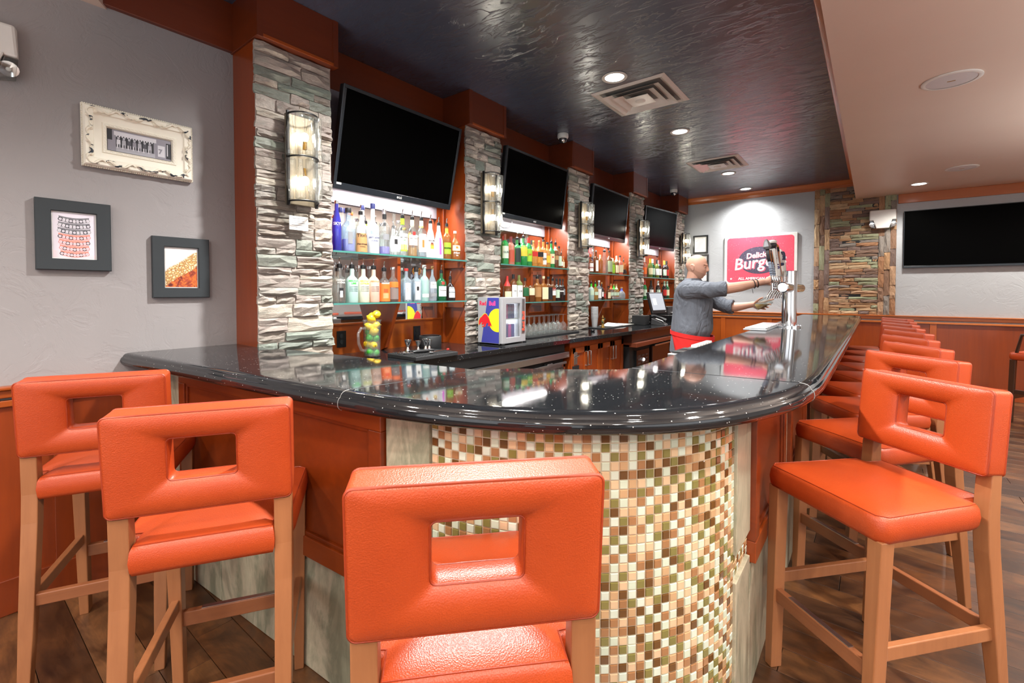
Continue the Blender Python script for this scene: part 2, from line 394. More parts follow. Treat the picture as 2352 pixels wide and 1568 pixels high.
# wainscot on the far wall: cap rail, panels, stiles, base
wf = root('trim_5')
MB().box(-2.64, YF - .03, 1.012, 4.6, YF, 1.06).box(-2.64, YF - .05, 1.056, 4.6, YF, 1.072).obj('cap_rail', M_CHERRYLIT, wf, bevel=.004)
MB().box(-2.64, YF - .036, .965, 4.6, YF, .99).obj('lower_rail', M_CHERRYLIT, wf, bevel=.004)
for i, (a, b) in enumerate([(-2.64, -2.07), (-2.0, -1.36), (-1.29, -.66), (-.59, .63), (.70, 1.9), (1.97, 3.2), (3.27, 4.6)]):
    MB().box(a, YF - .012, .15, b, YF, .97).obj('panel', M_CHERRYLITP if b < 0 else M_CHERRY, wf)
    if b < 4.5: MB().box(b, YF - .026, .15, b + .07, YF, .968).obj('stile', M_CHERRYLITP, wf, bevel=.003)
MB().box(-2.64, YF - .03, 0, 4.6, YF, .15).obj('base_board', M_CHERRYX, wf, bevel=.004)
# wainscot on the left wall, up to the end of the bar
wl = root('trim_6'); Y0, Y1 = -3.2, .70
MB().box(XW, Y0, .95, XW + .035, Y1 - .08, .985).box(XW, Y0, .985, XW + .05, Y1 - .08, 1.0).obj('cap_rail', M_CHERRYH, wl, bevel=.004)
MB().box(XW, Y0, .91, XW + .028, Y1, .938).obj('lower_rail', M_CHERRYH, wl, bevel=.003)
for a, b in [(-3.2, -1.0), (-.93, .36), (.43, .74)]:
    MB().box(XW, a, .15, XW + .012, b, .915).obj('panel', M_CHERRYB, wl)
for a in (-1.0, .36): MB().box(XW, a, .15, XW + .026, a + .07, .915).obj('stile', M_CHERRYB, wl, bevel=.003)
MB().box(XW, Y0, 0, XW + .03, .775, .157).obj('base_board', M_CHERRYB, wl, bevel=.004)

# ---------------------------------------------------------------- stone columns of the back bar
def stone_mesh(k, seed, ragged=.35, sx_=.975, sy_=.93):
    """unit stone: x across (-.5...5), y up, z out 0..1; irregular split face with chamfered rim"""
    q = random.Random(seed); nx, ny = 5, 4; g = []
    for j in range(ny):
        rowp = []
        for i in range(nx):
            x = -.5 + i / (nx - 1); y = -.5 + j / (ny - 1); rim = i in (0, nx - 1) or j in (0, ny - 1)
            jx = q.uniform(-.02, .02); jy = q.uniform(-.09, .09)
            z = (.55 + q.uniform(-.22, .12)) if rim else (.85 + q.uniform(-ragged, .15))
            if rim: x *= sx_; y *= sy_
            rowp.append((x + jx * .8, y + jy * (.5 if rim else 1), max(.3, z)))
        g.append(rowp)
    v = [p for rr in g for p in rr]; f = []
    for j in range(ny - 1):
        for i in range(nx - 1): f.append((j * nx + i, j * nx + i + 1, (j + 1) * nx + i + 1, (j + 1) * nx + i))
    border = [(0, i) for i in range(nx)] + [(j, nx - 1) for j in range(1, ny)] + [(ny - 1, i) for i in range(nx - 2, -1, -1)] + [(j, 0) for j in range(ny - 2, 0, -1)]
    idx = [j * nx + i for j, i in border]; o = len(v); v += [(v[i][0], v[i][1], 0) for i in idx]; nb = len(idx)
    for a in range(nb): f.append((idx[a], o + a, o + (a + 1) % nb, idx[(a + 1) % nb]))
    return MB().add(v, f)
STONES = [stone_mesh(k, 40 + k).mesh('stone', M_STONE) for k in range(14)]
LEDGES = [stone_mesh(k, 90 + k, .3, .992, .975).mesh('ledge', M_LEDGE) for k in range(12)]
def lay_stones(par, meshes, x0, x1, z0, z1, hmin, hmax, wmin, wmax, dmin, dmax, seed, name='stone', vertical=False):
    """courses of stones on a local xy face; every stone its own object sharing one of a few meshes"""
    q = random.Random(seed); z = z0
    while z < z1 - .012:
        h = q.uniform(hmin, hmax)
        if z1 - z - h < hmin * .8: h = z1 - z
        x = x0 - q.uniform(0, .012)
        while x < x1 - .02:
            w_ = q.uniform(wmin, wmax)
            if x1 - x - w_ < wmin * .6: w_ = x1 - x + q.uniform(-.006, .010)
            subs = [(z, h)] if (h < .066 or q.random() < .6) else [(z, h * .5), (z + h * .5, h * .5)]
            for zz, hh in subs:
                d = q.uniform(dmin, dmax)
                if vertical: o = inst(meshes[q.randrange(len(meshes))], name, par, (zz + hh / 2, x + w_ / 2, -.004), (0, 0, PI / 2), (w_ - .004, hh - .003, d))
                else: o = inst(meshes[q.randrange(len(meshes))], name, par, (x + w_ / 2, zz + hh / 2, -.004), (0, 0, q.choice((0, PI)) + q.uniform(-.012, .012)), (w_ - .003, hh - .002, d))
            x += w_
        z += h
COLS = [(1.152, 1.60), (2.822, 3.268), (4.478, 4.942), (6.135, 6.605), (8.03, 8.50)]
NTH = ['nearest', 'second', 'third', 'fourth', 'farthest']
XS = -2.69
for i, (a, b) in enumerate(COLS):
    c = thing('stone_column', ['stacked stone column beside the grey wall, holding the paper notice', 'stacked stone column behind the small branded drinks cooler', 'stacked stone column beside the upturned wine glasses', 'stacked stone column behind the till and telephone', 'stacked stone column next to the framed certificates'][i], 'column', (XW, (a + b) / 2, 0), group='stacked stone columns of the back bar')
    hw = (b - a) / 2
    MB().box(0, -hw, 0, XS - XW, hw, 2.80).obj('core', M_CHERRY, c, bevel=.002)
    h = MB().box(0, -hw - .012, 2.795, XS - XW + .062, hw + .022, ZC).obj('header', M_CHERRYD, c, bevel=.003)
    f = XS - XW + .062
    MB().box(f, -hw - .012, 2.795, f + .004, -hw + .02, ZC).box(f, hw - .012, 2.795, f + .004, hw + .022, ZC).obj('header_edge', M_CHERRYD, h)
    MB().box(f - .01, -hw + .02, 2.797, f + .006, hw - .012, 2.812).obj('header_lip', M_CHERRYH, h)
    face = bpy.data.objects.new('stone_face', MB().box(-hw, .97, 0, hw, 2.795, .006).mesh('stone_face', M_STONE)); COL.objects.link(face)
    face.parent = c; face.matrix_local = Matrix(((0, 0, 1, XS - XW), (1, 0, 0, 0), (0, 1, 0, 0), (0, 0, 0, 1)))
    sc = .0 if i < 2 else .006
    lay_stones(face, STONES, -hw, hw, .97, 2.793, .036 + sc, .092 + sc, .10, .27, .024, .05, 11 + i)

# stone-faced pier on the far wall, rough split ledgestone with upright border pieces
p = thing('ledgestone_pier', 'brown and green split ledgestone pier on the far wall', 'pier', M=WF(-.232, 0))
MB().box(-.495, 1.07, 0, .49, 3.0, .004).obj('backing', M_BLACKM, p)
hw = .49
for sx in (-1, 1):
    x0 = -.495 if sx < 0 else .29
    for k in range(3):
        zz = 1.072; q = random.Random(50 + k * 7 + sx)
        while zz < 2.98:
            L = q.uniform(.14, .38); L = min(L, 2.99 - zz)
            if L > .03: inst(LEDGES[q.randrange(12)], 'stone', p, (x0 + .033 + k * .0665, zz + L / 2, 0), (0, 0, PI / 2), (L - .002, .066, q.uniform(.016, .045)))
            zz += L
lay_stones(p, LEDGES, -.295, .29, 1.072, 2.99, .036, .056, .12, .28, .012, .042, 77)

# ---------------------------------------------------------------- bays between the columns
M_BOARD = plaster('lilac_board', S(132, 126, 132), S(144, 138, 144), .6, .3)
BAYS = [(1.60, 2.822), (3.268, 4.478), (4.942, 6.135), (6.605, 8.03)]
ZCT = .968
bayname = ['nearest', 'second', 'third', 'farthest']
SHZ = [(1.672, 1.337), (1.667, 1.308), (1.640, 1.308), (1.63, 1.30)]
FINS = [2.155, 3.83, 5.485, 7.20]
for i, (a, b) in enumerate(BAYS):
    r = root('trim_%d' % (10 + i))
    MB().box(XW, a, ZCT, XW + .018, b, 1.172).obj('back_panel', M_CHERRYH, r)
    MB().box(XW, a, 1.172, XW + .03, b, 1.186).obj('mirror_rail', M_CHERRYH, r, bevel=.003)
    MB().box(XW, a, 1.186, XW + .006, b - .09, 2.03).obj('mirror', M_MIRROR, r)
    MB().box(XW, a, 2.03, XW + .03, b - .09, 2.80).obj('upper_board', M_BOARD, r)
    MB().box(XW, b - .09, 1.172, XW + .028, b - .03, 2.8).box(XW, b - .03, ZCT, XW + .05, b, 2.8).obj('end_stile', M_CHERRY, r, bevel=.003)
    fy = FINS[i]
    fr = lambda x, y, z, fy=fy: (x, fy + z, y)
    z1, z2 = SHZ[i]
    MB().prism([(XW, ZCT), (XW + .05, ZCT), (XW + .10, ZCT + .02), (-2.72, z2 - .002), (-2.72, z1 - .014), (XW, z1 - .014)], -.014, .014, fr=fr).obj('shelf_bracket', M_CHERRY, r, bevel=.002)
    for zs in SHZ[i]:
        MB().box(XW + .05, b - .018, zs - .062, -2.70, b - .001, zs - .013).obj('shelf_cleat', M_CHERRY, r, bevel=.002)
    for k, zs in enumerate(SHZ[i]):
        s = thing('glass_shelf', '%s glass shelf under the %s television' % (('upper', 'lower')[k], bayname[i]), 'shelf', (XW, (a + b) / 2, zs), group='glass bottle shelves')
        hb = (b - a) / 2 - .003
        MB().box(.032, -hb, -.011, .298, hb, 0).obj('pane', M_SHELFGLASS, s)
        MB().box(.298, -hb, -.011, .301, hb, 0).obj('edge', M_SHELFEDGE, s)
    lamp('bay_strip', 'AREA', (XW + .11, (a + b) / 2, 2.16), 20, (1, .95, .93), .05, shape='RECTANGLE', size_y=.9).rotation_euler = (0, math.radians(-25), 0)
    st = thing('light_strip', 'slim light strip behind the %s television' % bayname[i], 'light', (XW + .06, (a + b) / 2, 2.20), group='light strips behind the televisions')
    MB().box(-.02, -.42, .006, .02, .42, .016).obj('channel', M_WHITE, st); MB().box(-.012, -.41, 0, .012, .41, .006).obj('tube', M_LED, st)
# ---------------------------------------------------------------- the bar
def catmull(pts, n=6):
    P = [Vector(p) for p in pts]; out = []
    for i in range(len(P) - 1):
        a = P[i - 1] if i else P[0] * 2 - P[1]; b, c = P[i], P[i + 1]; d = P[i + 2] if i + 2 < len(P) else P[-1] * 2 - P[-2]
        for k in range(n):
            t = k / n
            out.append(.5 * ((2 * b) + (c - a) * t + (2 * a - 5 * b + 4 * c - d) * t * t + (3 * b - 3 * c + d - a) * t ** 3))
    return out + [P[-1]]
OUT = catmull([(-2.971, .615), (-2.62, .652), (-2.27, .687), (-1.88, .727), (-1.49, .768), (-1.18, .81), (-.936, .866), (-.709, .955), (-.567, 1.042), (-.437, 1.152), (-.352, 1.256), (-.277, 1.39), (-.203, 1.58), (-.163, 1.755), (-.140, 1.98), (-.133, 2.3), (-.128, 3.0), (-.12, 4.2), (-.115, 5.8), (-.11, 7.42)], 5)
INN = [(-2.971, 1.150), (-2.66, 1.165), (-2.33, 1.23), (-1.70, 1.30), (-1.22, 1.355), (-1.137, 1.475), (-.96, 1.585), (-.79, 1.71), (-.765, 1.78), (-.76, 1.99), (-.765, 2.65), (-.765, 3.74), (-.745, 7.42)]
INN = [Vector(p) for p in INN]
ZB = 1.10
def normals(P):
    o = []
    for i in range(len(P)):
        d = (P[min(i + 1, len(P) - 1)] - P[max(i - 1, 0)]).normalized(); o.append(Vector((d.y, -d.x)))
    return o
ON = normals(OUT)
NOSE = [(-.04, ZB), (-.026, ZB - .001), (-.016, ZB - .004), (-.009, ZB - .010), (-.006, ZB - .017), (-.0045, ZB - .019), (.000, ZB - .022), (.0035, ZB - .029), (.005, ZB - .037), (.004, ZB - .046), (-.001, ZB - .054), (-.010, ZB - .060), (-.022, ZB - .062), (-.05, ZB - .062)]
bar = thing('granite_worktop', 'long curved polished black granite bar top with white flecks', 'bar top', (0, 0, 0))
def near(P, x, y): return min(range(len(P)), key=lambda i: (P[i] - Vector((x, y))).length)
cutO = [0, near(OUT, -1.29, .80), near(OUT, -.155, 1.83), len(OUT) - 1]
cutI = [0, 4, 8, len(INN) - 1]
for k in range(3):
    i0, i1, j0, j1 = cutO[k], cutO[k + 1], cutI[k], cutI[k + 1]
    mb = MB(); idx = list(range(i0, i1 + 1)); rings = []
    for i in idx:
        p, nn = OUT[i].copy(), ON[i]
        if i == i0 and k > 0: p = p + (OUT[i + 1] - p).normalized() * .0009
        if i == i1 and k < 2: p = p + (OUT[i - 1] - p).normalized() * .0009
        rings.append([(p.x + nn.x * a, p.y + nn.y * a, z) for a, z in NOSE])
    m = len(NOSE); base = len(mb.v); mb.loft(rings, False, False)
    nr = len(rings); inn = INN[j0:j1 + 1]
    b2 = len(mb.v); mb.v += [(p.x, p.y, ZB) for p in inn]; b3 = len(mb.v); mb.v += [(p.x, p.y, ZB - .04) for p in inn]; ni = len(inn)
    mb.f.append([base + r * m for r in range(nr)] + [b2 + q for q in range(ni - 1, -1, -1)]); mb.mi.append(0)
    mb.f.append([base + r * m + m - 1 for r in range(nr - 1, -1, -1)] + [b3 + q for q in range(ni)]); mb.mi.append(0)
    for q in range(ni - 1): mb.f.append([b2 + q, b2 + q + 1, b3 + q + 1, b3 + q]); mb.mi.append(0)
    for r, q in ((0, 0), (nr - 1, ni - 1)):
        mb.f.append([base + r * m + t for t in range(m)] + [b3 + q, b2 + q]); mb.mi.append(0)
    mb.obj('slab', M_GRANITE, bar, 40)
for k in (1, 2):
    i, j = cutO[k], cutI[k]; nn = ON[i]; p = OUT[i]
    pts = [(p.x + nn.x * (a + .0004), p.y + nn.y * (a + .0004), z + .0003) for a, z in NOSE[:12]]
    MB().tube([(INN[j].x, INN[j].y, ZB + .0001), pts[0]], .0008, 4).obj('joint', M_IRON, bar); MB().tube(pts, .0009, 4).obj('joint', M_CAULK, bar)

body = thing('bar_counter', 'bar front of cherry panels, mottled stone and curved glass mosaic', 'bar front', (0, 0, 0))
P0, P1 = Vector((-2.971, .779)), Vector((-1.026, .933))
EC, EA, EB = Vector((-1.026, 1.55)), .693, .617
EX = 2 / 1.8
arc = [Vector((EC.x + EA * abs(math.sin(t)) ** EX, EC.y - EB * abs(math.cos(t)) ** EX)) for t in [PI / 2 * k / 60 for k in range(61)]]
BASE = [P0, P1] + arc[1:] + [Vector((-.333, 7.35))]
bn = normals(BASE)
inner = [p - n_ * .14 for p, n_ in zip(BASE, bn)]
off = [p - n_ * .006 for p, n_ in zip(BASE, bn)]
MB().prism([tuple(p) for p in off] + [tuple(p) for p in reversed(inner)], 0.0, ZB - .062).obj('core', M_GROUT, body)
def wood_panel(par, s0, s1, z0, z1):
    """framed panel: rails and stiles proud of a recessed field"""
    g = MB().box(s0 + .05, z0 + .05, .002, s1 - .05, z1 - .05, .012).obj('panel_field', M_CHERRYB, par)
    for q0, q1 in ((z0, z0 + .075), (z1 - .07, z1)): MB().box(s0, q0, 0, s1, q1, .03).obj('panel_rail', M_CHERRYBH, par, bevel=.003)
    for q0 in (s0, s1 - .06): MB().box(q0, z0 + .075, 0, q0 + .06, z1 - .07, .03).obj('panel_stile', M_CHERRYB, par, bevel=.003)
    a, b, c, d = s0 + .06, s1 - .06, z0 + .075, z1 - .07
    MB().box(a, c, .01, b, c + .014, .022).box(a, d - .014, .01, b, d, .022).box(a, c, .01, a + .014, d, .022).box(b - .014, c, .01, b, d, .022).obj('panel_bead', M_CHERRYB, par, bevel=.003)
u = (P1 - P0).normalized(); LF = (P1 - P0).length
fp = bpy.data.objects.new('front_run', MB().box(0, 0, -.004, LF, 1.03, -.001).mesh('front_run', M_GROUT)); COL.objects.link(fp); fp.parent = body
fp.matrix_local = frame((P0.x, P0.y, 0), (u.x, u.y, 0), (0, 0, 1))
def slabp(par, s0, s1, z0, z1, d=.012): return MB().box(s0 + .001, z0 + .001, -.003, s1 - .001, z1 - .001, d).obj('stone_slab', M_ONYX, par, bevel=.002)
wood_panel(fp, .287, 1.757, .435, 1.035)
slabp(fp, 0, .283, .435, 1.035); slabp(fp, 1.761, LF - .002, .435, 1.035)
for a, b in ((0, .655), (.66, 1.262), (1.266, 1.757), (1.761, LF - .002)): slabp(fp, a, b, .0, .43)
rp = bpy.data.objects.new('side_run', MB().box(0, 0, -.004, 5.8, 1.03, -.001).mesh('side_run', M_GROUT)); COL.objects.link(rp); rp.parent = body
rp.matrix_local = frame((-.333, 1.55, 0), (0, 1, 0), (0, 0, 1))
slabp(rp, .0, .205, .585, 1.035); slabp(rp, 0, .205, 0, .50)
s = .21
while s < 5.0:
    wood_panel(rp, s, s + .70, .47, 1.035); slabp(rp, s + .705, s + .86, .47, 1.035)
    slabp(rp, s, s + .70, 0, .465); slabp(rp, s + .705, s + .86, 0, .465)
    s += .865
# mosaic: one inch glass tiles following the curve; the ones in clear view each their own object
TP, TS = .0252, .0228
al = [0]
for i in range(1, len(arc)): al.append(al[-1] + (arc[i] - arc[i - 1]).length)
def on_arc(sv):
    for i in range(1, len(al)):
        if sv <= al[i]:
            t = (sv - al[i - 1]) / (al[i] - al[i - 1]); p = arc[i - 1].lerp(arc[i], t); d = (arc[i] - arc[i - 1]).normalized(); return p, d
    return arc[-1], (arc[-1] - arc[-2]).normalized()
tq = random.Random(5)
TM = []
for k in range(7):
    h = TS / 2; c = .0016
    TM.append(MB().hexa([(-h, -h, 0), (h, -h, 0), (h, h, 0), (-h, h, 0)], [(-h + c, -h + c, .0032), (h - c, -h + c, .0032), (h - c, h - c, .0032), (-h + c, h - c, .0032)]).mesh('tile', M_TILES[k]))
mos = bpy.data.objects.new('mosaic', MB().loft([[(p.x, p.y, z) for p in arc] for z in (0, 1.035)], False, False).mesh('mosaic', M_GROUT)); COL.objects.link(mos); mos.parent = body
nc, nr = int(al[-1] / TP), 41; cells = []
kmap = {}
for r in range(nr):
    for c in range(nc):
        sv = (c + .5) * TP; z = 1.028 - (r + .5) * TP
        if z < .012: continue
        nb = (kmap.get((r - 1, c)), kmap.get((r, c - 1)), {0: 6, 6: 0}.get(kmap.get((r, c - 1))))
        kk = tq.choices(range(7), weights=[0 if k in nb else w_ for k, w_ in enumerate([16, 15, 14, 14, 10, 8, 13])])[0]; kmap[(r, c)] = kk
        cells.append((r, c, sv, z, kk))
# the tiles in open view between the centre stool and the right-hand stool, and along the top
vis = sorted([q for q in cells if (q[1] >= nc * .42 or q[0] < 3)], key=lambda q: (q[0] + (0 if q[1] > nc * .5 else 6)))
own = set((q[0], q[1]) for q in vis[:292]); rest = MB()
for r, c, sv, z, kk in cells:
    p, d = on_arc(sv); M = frame((p.x, p.y, z), (d.x, d.y, 0), (0, 0, 1))
    if (r, c) in own:
        o = bpy.data.objects.new('tile', TM[kk]); COL.objects.link(o); o.parent = mos; o.matrix_local = M
    else:
        h = TS / 2; cc = .0016; st = len(rest.v)
        rest.hexa([(-h, -h, 0), (h, -h, 0), (h, h, 0), (-h, h, 0)], [(-h + cc, -h + cc, .0032), (h - cc, -h + cc, .0032), (h - cc, h - cc, .0032), (-h + cc, h - cc, .0032)], kk); rest.xf(M, st)
o = rest.obj('lower_tiles', M_TILES, mos); o['kind'] = 'stuff'
for r in range(3):
    for c in range(8): inst(TM[(c * 3 + r * 5) % 7], 'tile', rp, (.012 + c * TP, .509 + (r + .5) * TP, 0))
MB().box(-.9, 7.36, 0, -.333, 7.44, 1.038).obj('end_panel', M_CHERRY, body)

# ---------------------------------------------------------------- back counter and what stands under it
cf = [(-2.31, 1.157), (-2.28, 2.2), (-2.25, 3.0), (-2.20, 4.0), (-2.12, 4.9), (-2.07, 6.2), (-2.05, 8.02)]
bc = thing('back_counter', 'black granite back counter along the stone columns', 'counter', (0, 0, 0))
q = MB().prism([(-2.951, 1.157)] + cf + [(-2.951, 8.02)], ZCT - .04, ZCT).obj('worktop', M_GRANITE, bc, bevel=.004)
MB().prism([(-2.9, 1.3)] + [(x - .05, y) for x, y in cf[:3]] + [(-2.28, 3.74), (-2.9, 3.74)], ZCT - .12, ZCT - .041).obj('apron', M_BLACKM, bc)
# glass door cooler
g = thing('bottle_cooler', 'lit glass door bottle cooler under the back counter with steel top rail', 'cooler', (-2.30, 2.90, 0))
MB().box(-.5, -.98, 0, -.02, .88, .80).obj('body', M_BLACKM, g)
MB().box(-.03, -.98, .79, .05, .88, .845).obj('top_rail', M_STEEL, g, bevel=.004)
for k in range(3):
    y0 = -.97 + k * .615
    d = MB().box(-.02, y0, .08, .012, y0 + .03, .74).box(-.02, y0 + .575, .08, .012, y0 + .605, .74).box(-.02, y0, .70, .012, y0 + .605, .74).box(-.02, y0, .08, .012, y0 + .605, .12).obj('door', M_STEEL, g)
    MB().box(-.006, y0 + .03, .12, .0, y0 + .575, .70).obj('pane', M_GLASS, d)
    MB().beam((.035, y0 + .03, .745), (.035, y0 + .58, .745), .022, .022).box(.005, y0 + .26, .745, .045, y0 + .34, .765).obj('handle', M_STEEL, d, bevel=.003)
    MB().box(-.34, y0 + .03, .10, -.335, y0 + .575, .72).obj('lit_liner', emit('cooler_light', (.93, .86, 1, 1), 4), d)
    for j in range(7):
        MB().lathe([(0, 0), (.03, 0), (.03, .14), (.012, .2), (.012, .25), (0, .25)], 10, (-.1 - .06 * (j % 2), y0 + .08 + j * .075, .45)).obj('bottle', [plain('pink_drink', S(190, 60, 170), .2), plain('violet_drink', S(96, 80, 170), .2), plain('pale_drink', S(220, 190, 215), .2)][(j + k) % 3], g, 40)
# cherry cabinet
g = thing('back_cabinet', 'cherry cabinet with four doors and bar handles under the counter', 'cabinet', (-2.24, 3.80, 0))
MB().box(-.5, 0, 0, -.02, 1.16, ZCT - .042).obj('body', M_CHERRY, g)
for k in range(4):
    y0 = .01 + k * .285
    d = MB().box(-.018, y0, .1, .0, y0 + .28, .87).obj('door', M_CHERRY, g, bevel=.003)
    MB().box(-.001, y0, .1, .008, y0 + .055, .87).box(-.001, y0 + .225, .1, .008, y0 + .28, .87).box(-.001, y0, .815, .008, y0 + .28, .87).box(-.001, y0, .1, .008, y0 + .28, .16).obj('door_frame', M_CHERRYH, d, bevel=.002)
    hy = y0 + (.25 if k % 2 == 0 else .03)
    MB().tube([(.006, hy, .68), (.035, hy, .68), (.035, hy, .82), (.006, hy, .82)], .006, 8).obj('handle', M_STEEL, d, 40)
bo = thing('bottle_opener', 'steel wall bottle opener on the cherry cabinet', 'opener', (-2.231, 3.86, .77))
MB().box(0, -.03, -.06, .006, .03, .06).obj('plate', M_STEEL, bo, bevel=.004); MB().tube([(.006, -.03, .01), (.035, 0, .03), (.006, .03, .01)], .007, 8).obj('hook', M_CHROME, bo, 40)
cb = thing('cap_catcher', 'black bottle cap catcher box under the steel opener', 'box', (-2.231, 3.86, .50))
MB().box(0, -.06, 0, .006, .06, .2).obj('plate', M_BLACKM, cb); MB().box(.0, -.06, 0, .08, .06, .006).box(.074, -.06, 0, .08, .06, .1).box(0, -.06, 0, .08, -.054, .1).box(0, .054, 0, .08, .06, .1).obj('bin', M_BLACK, cb)
# dark cooler with vents
MDK = wood('dark_cooler_front', S(58, 30, 20), S(74, 40, 27)); MDR = plain('copper_brown_rail', S(128, 68, 46), .35, .3)
g = thing('undercounter_cooler', 'dark brown two door cooler under the counter beside the bartender', 'cooler', (-2.12, 4.99, 0))
MB().box(-.6, 0, 0, -.06, 2.5, .80).obj('body', M_BLACKM, g)
MB().box(-.2, 0, .775, .03, 2.5, .825).obj('top_rail', MDR, g, bevel=.004)
MB().box(-.4, .0, .826, -.03, 2.5, ZCT - .042).obj('apron', MDK, g)
v = MB().box(-.06, .14, .1, -.03, .52, .72).obj('vent_panel', M_BLACK, g)
for a in range(3):
    for b in range(12): MB().box(-.03, .18 + a * .115, .16 + b * .044, -.027, .25 + a * .115, .178 + b * .044).obj('vent_slot', plain('vent_slot_grey', S(84, 84, 86), .4), v)
MB().ball((-.028, .34, .6), .02, 10, 6).obj('lamp', emit('status_lamp', (1, 1, 1, 1), 3), v)
for k in range(2):
    y0 = .62 + k * .62
    d = MB().box(-.055, y0, .06, -.025, y0 + .6, .735).obj('door', MDK, g, bevel=.004)
    MB().beam((-.005, y0 + .02, .742), (-.005, y0 + .58, .742), .02).obj('handle', M_STEEL, d, bevel=.003)
# ---------------------------------------------------------------- televisions
TVS = [((-2.71, 2.20, 2.407), 12.7, 0, 1.06, .653), ((-2.68, 3.865, 2.423), 7.2, .8, 1.10, .648), ((-2.684, 5.53, 2.398), 5.3, .6, 1.04, .633), ((-2.67, 7.30, 2.40), 4.8, -6.9, 1.04, .637)]
M_TVEDGE = plain('tv_edge', S(30, 36, 42), .25)
def television(name, label, M, w_, h, badge=True, group=None, wall=.18, e=.022, k=.044):
    t = thing(name, label, 'television', M=M, group=group); a, b = w_ / 2, h / 2
    MB().box(-a, -b, -.05, a, b, -.006).obj('housing', M_BLACK, t, bevel=.006)
    MB().box(-a, b - e, -.006, a, b, .002).box(-a, -b + k, -.006, -a + e, b - e, .002).box(a - e, -b + k, -.006, a, b - e, .002).obj('bezel', M_TVEDGE, t, bevel=.002)
    bt = MB().box(-a, -b, -.006, a, -b + k, .004).obj('lower_bezel', M_TVEDGE, t, bevel=.003)
    MB().box(-a + e, -b + k, -.006, a - e, b - e, -.002).obj('screen', M_SCREEN, t)
    MB().box(-.12, -.12, -wall, .12, .12, -.05).obj('wall_mount', M_BLACKM, t)
    if badge:
        text('LG', .022, M_WHITE, bt, (.012, -b + .02, .0045), bold=.0006); MB().lathe([(0, 0), (.008, 0), (.008, .0006), (0, .0006)], 14, (-.012, -b + .02, .0042)).obj('badge_disc', plain('badge_grey', S(190, 190, 190), .4), bt)
        MB().box(-a + .02, -b + .03, .004, -a + .055, -b + .043, .0046).obj('sticker', M_PAPER, bt)
    return t
for i, (c, t, yw, w_, h) in enumerate(TVS):
    t, yw = math.radians(t), math.radians(yw)
    u = Vector((-math.sin(yw), math.cos(yw), 0)); n0 = Vector((math.cos(yw), math.sin(yw), 0)); v = Vector((0, 0, 1)) * math.cos(t) + n0 * math.sin(t)
    television('television', ['large flat television tilted down nearest the grey wall, above the vodka bottles', 'flat television with a dangling cable loop, above the green bottles', 'flat television above the shelves of brown spirits and tequila', 'farthest back-bar television, turned a little, above the wine bottles'][i], frame(c, u, v), w_, h, group='televisions of the back bar', wall=.20)
television('television', 'wide wall television on the far wall beside the ledgestone pier', WF(1.04, 2.142, 8.57), 1.415, .80, False, wall=.045, e=.009, k=.03)
cb = thing('cable', 'thin black cable looping below the second television', 'cable', (-2.93, 3.62, 2.10))
MB().tube([(0, -.16, .10), (0, -.15, .04), (.02, -.12, -.02), (.03, -.04, -.055), (.03, .05, -.05), (.02, .12, .0), (0, .14, .08)], .004, 6).obj('cord', M_BLACK, cb, 40)
MB().tube([(0, -.30, .12), (.01, -.30, .02), (.01, -.31, -.06)], .005, 6).tube([(.01, -.29, .06), (.02, -.26, .0), (.02, -.28, -.05)], .003, 6).obj('cord', M_BLACK, cb, 40)

# ---------------------------------------------------------------- bottle sconces
BOT = [(0, 0), (.026, 0), (.0275, .004), (.0275, .06), (.0245, .085), (.0265, .115), (.024, .14), (.014, .178), (.0115, .21), (.013, .213), (.013, .222), (.0105, .222)]
sb = MB().lathe(BOT, 14).mesh('sconce_bottle', glassy('sconce_glass', (.97, .98, .96, 1), .03), 40)
def sconce(i, y, label):
    s = thing('wall_sconce', label, 'sconce', M=WL(y, 2.172, -2.628), group='bottle glass wall sconces')
    MB().box(-.088, -.262, -.012, .088, .25, .012).obj('back_plate', M_BRONZE, s, bevel=.003)
    MB().box(-.09, -.27, .012, -.078, .26, .03).box(.078, -.27, .012, .09, .26, .03).obj('side_bar', M_IRON, s)
    R_ = .084
    for z in (.245, .003, -.247):
        pts = [(R_ * math.cos(PI * k / 14), z, .014 + R_ * 1.15 * math.sin(PI * k / 14)) for k in range(15)]
        MB().tube(pts, .0055, 6).obj('ring', M_IRON, s, 40)
    for tier, z0 in ((0, .008), (1, -.24)):
        for k in range(5):
            a = PI * (k + .5) / 5; up = (k + tier) % 2 == 0
            o = inst(sb, 'glass_bottle', s, (R_ * math.cos(a), z0 if up else z0 + .226, .014 + R_ * 1.15 * math.sin(a)), (-PI / 2 if up else PI / 2, 0, 0), (.98, .98, 1.0))
        zc_ = z0 + .115
        MB().lathe([(0, -.07), (.012, -.07), (.012, -.025), (0, -.025)] if tier == 0 else [(0, .025), (.012, .025), (.012, .07), (0, .07)], 12, (0, .05, zc_)).xf(Matrix(((1, 0, 0, 0), (0, 0, 1, 0), (0, 1, 0, 0), (0, 0, 0, 1)))).obj('socket', M_BRASS, s, 40)
        b = MB().ball((0, zc_, .05), .021, 14, 10, (1, 1.25, 1)).obj('bulb', M_BULB, s, 60)
        lamp('sconce_lamp', 'POINT', (-2.628 + .05, y, 2.172 + zc_), 6.5, (1, .92, .8), .03)
    return s
for i, (a, b) in enumerate(COLS):
    sconce(i, (a + b) / 2, ['lit glass bottle sconce above the paper notice', 'lit glass bottle sconce left of the television with the cable loop', 'lit glass bottle sconce beside the third television', 'lit glass bottle sconce above the till', 'lit glass bottle sconce beside the framed certificates'][i])
nt = thing('paper_notice', 'small white paper notice on the nearest stone column', 'notice', M=WL(1.364, 1.808, -2.632))
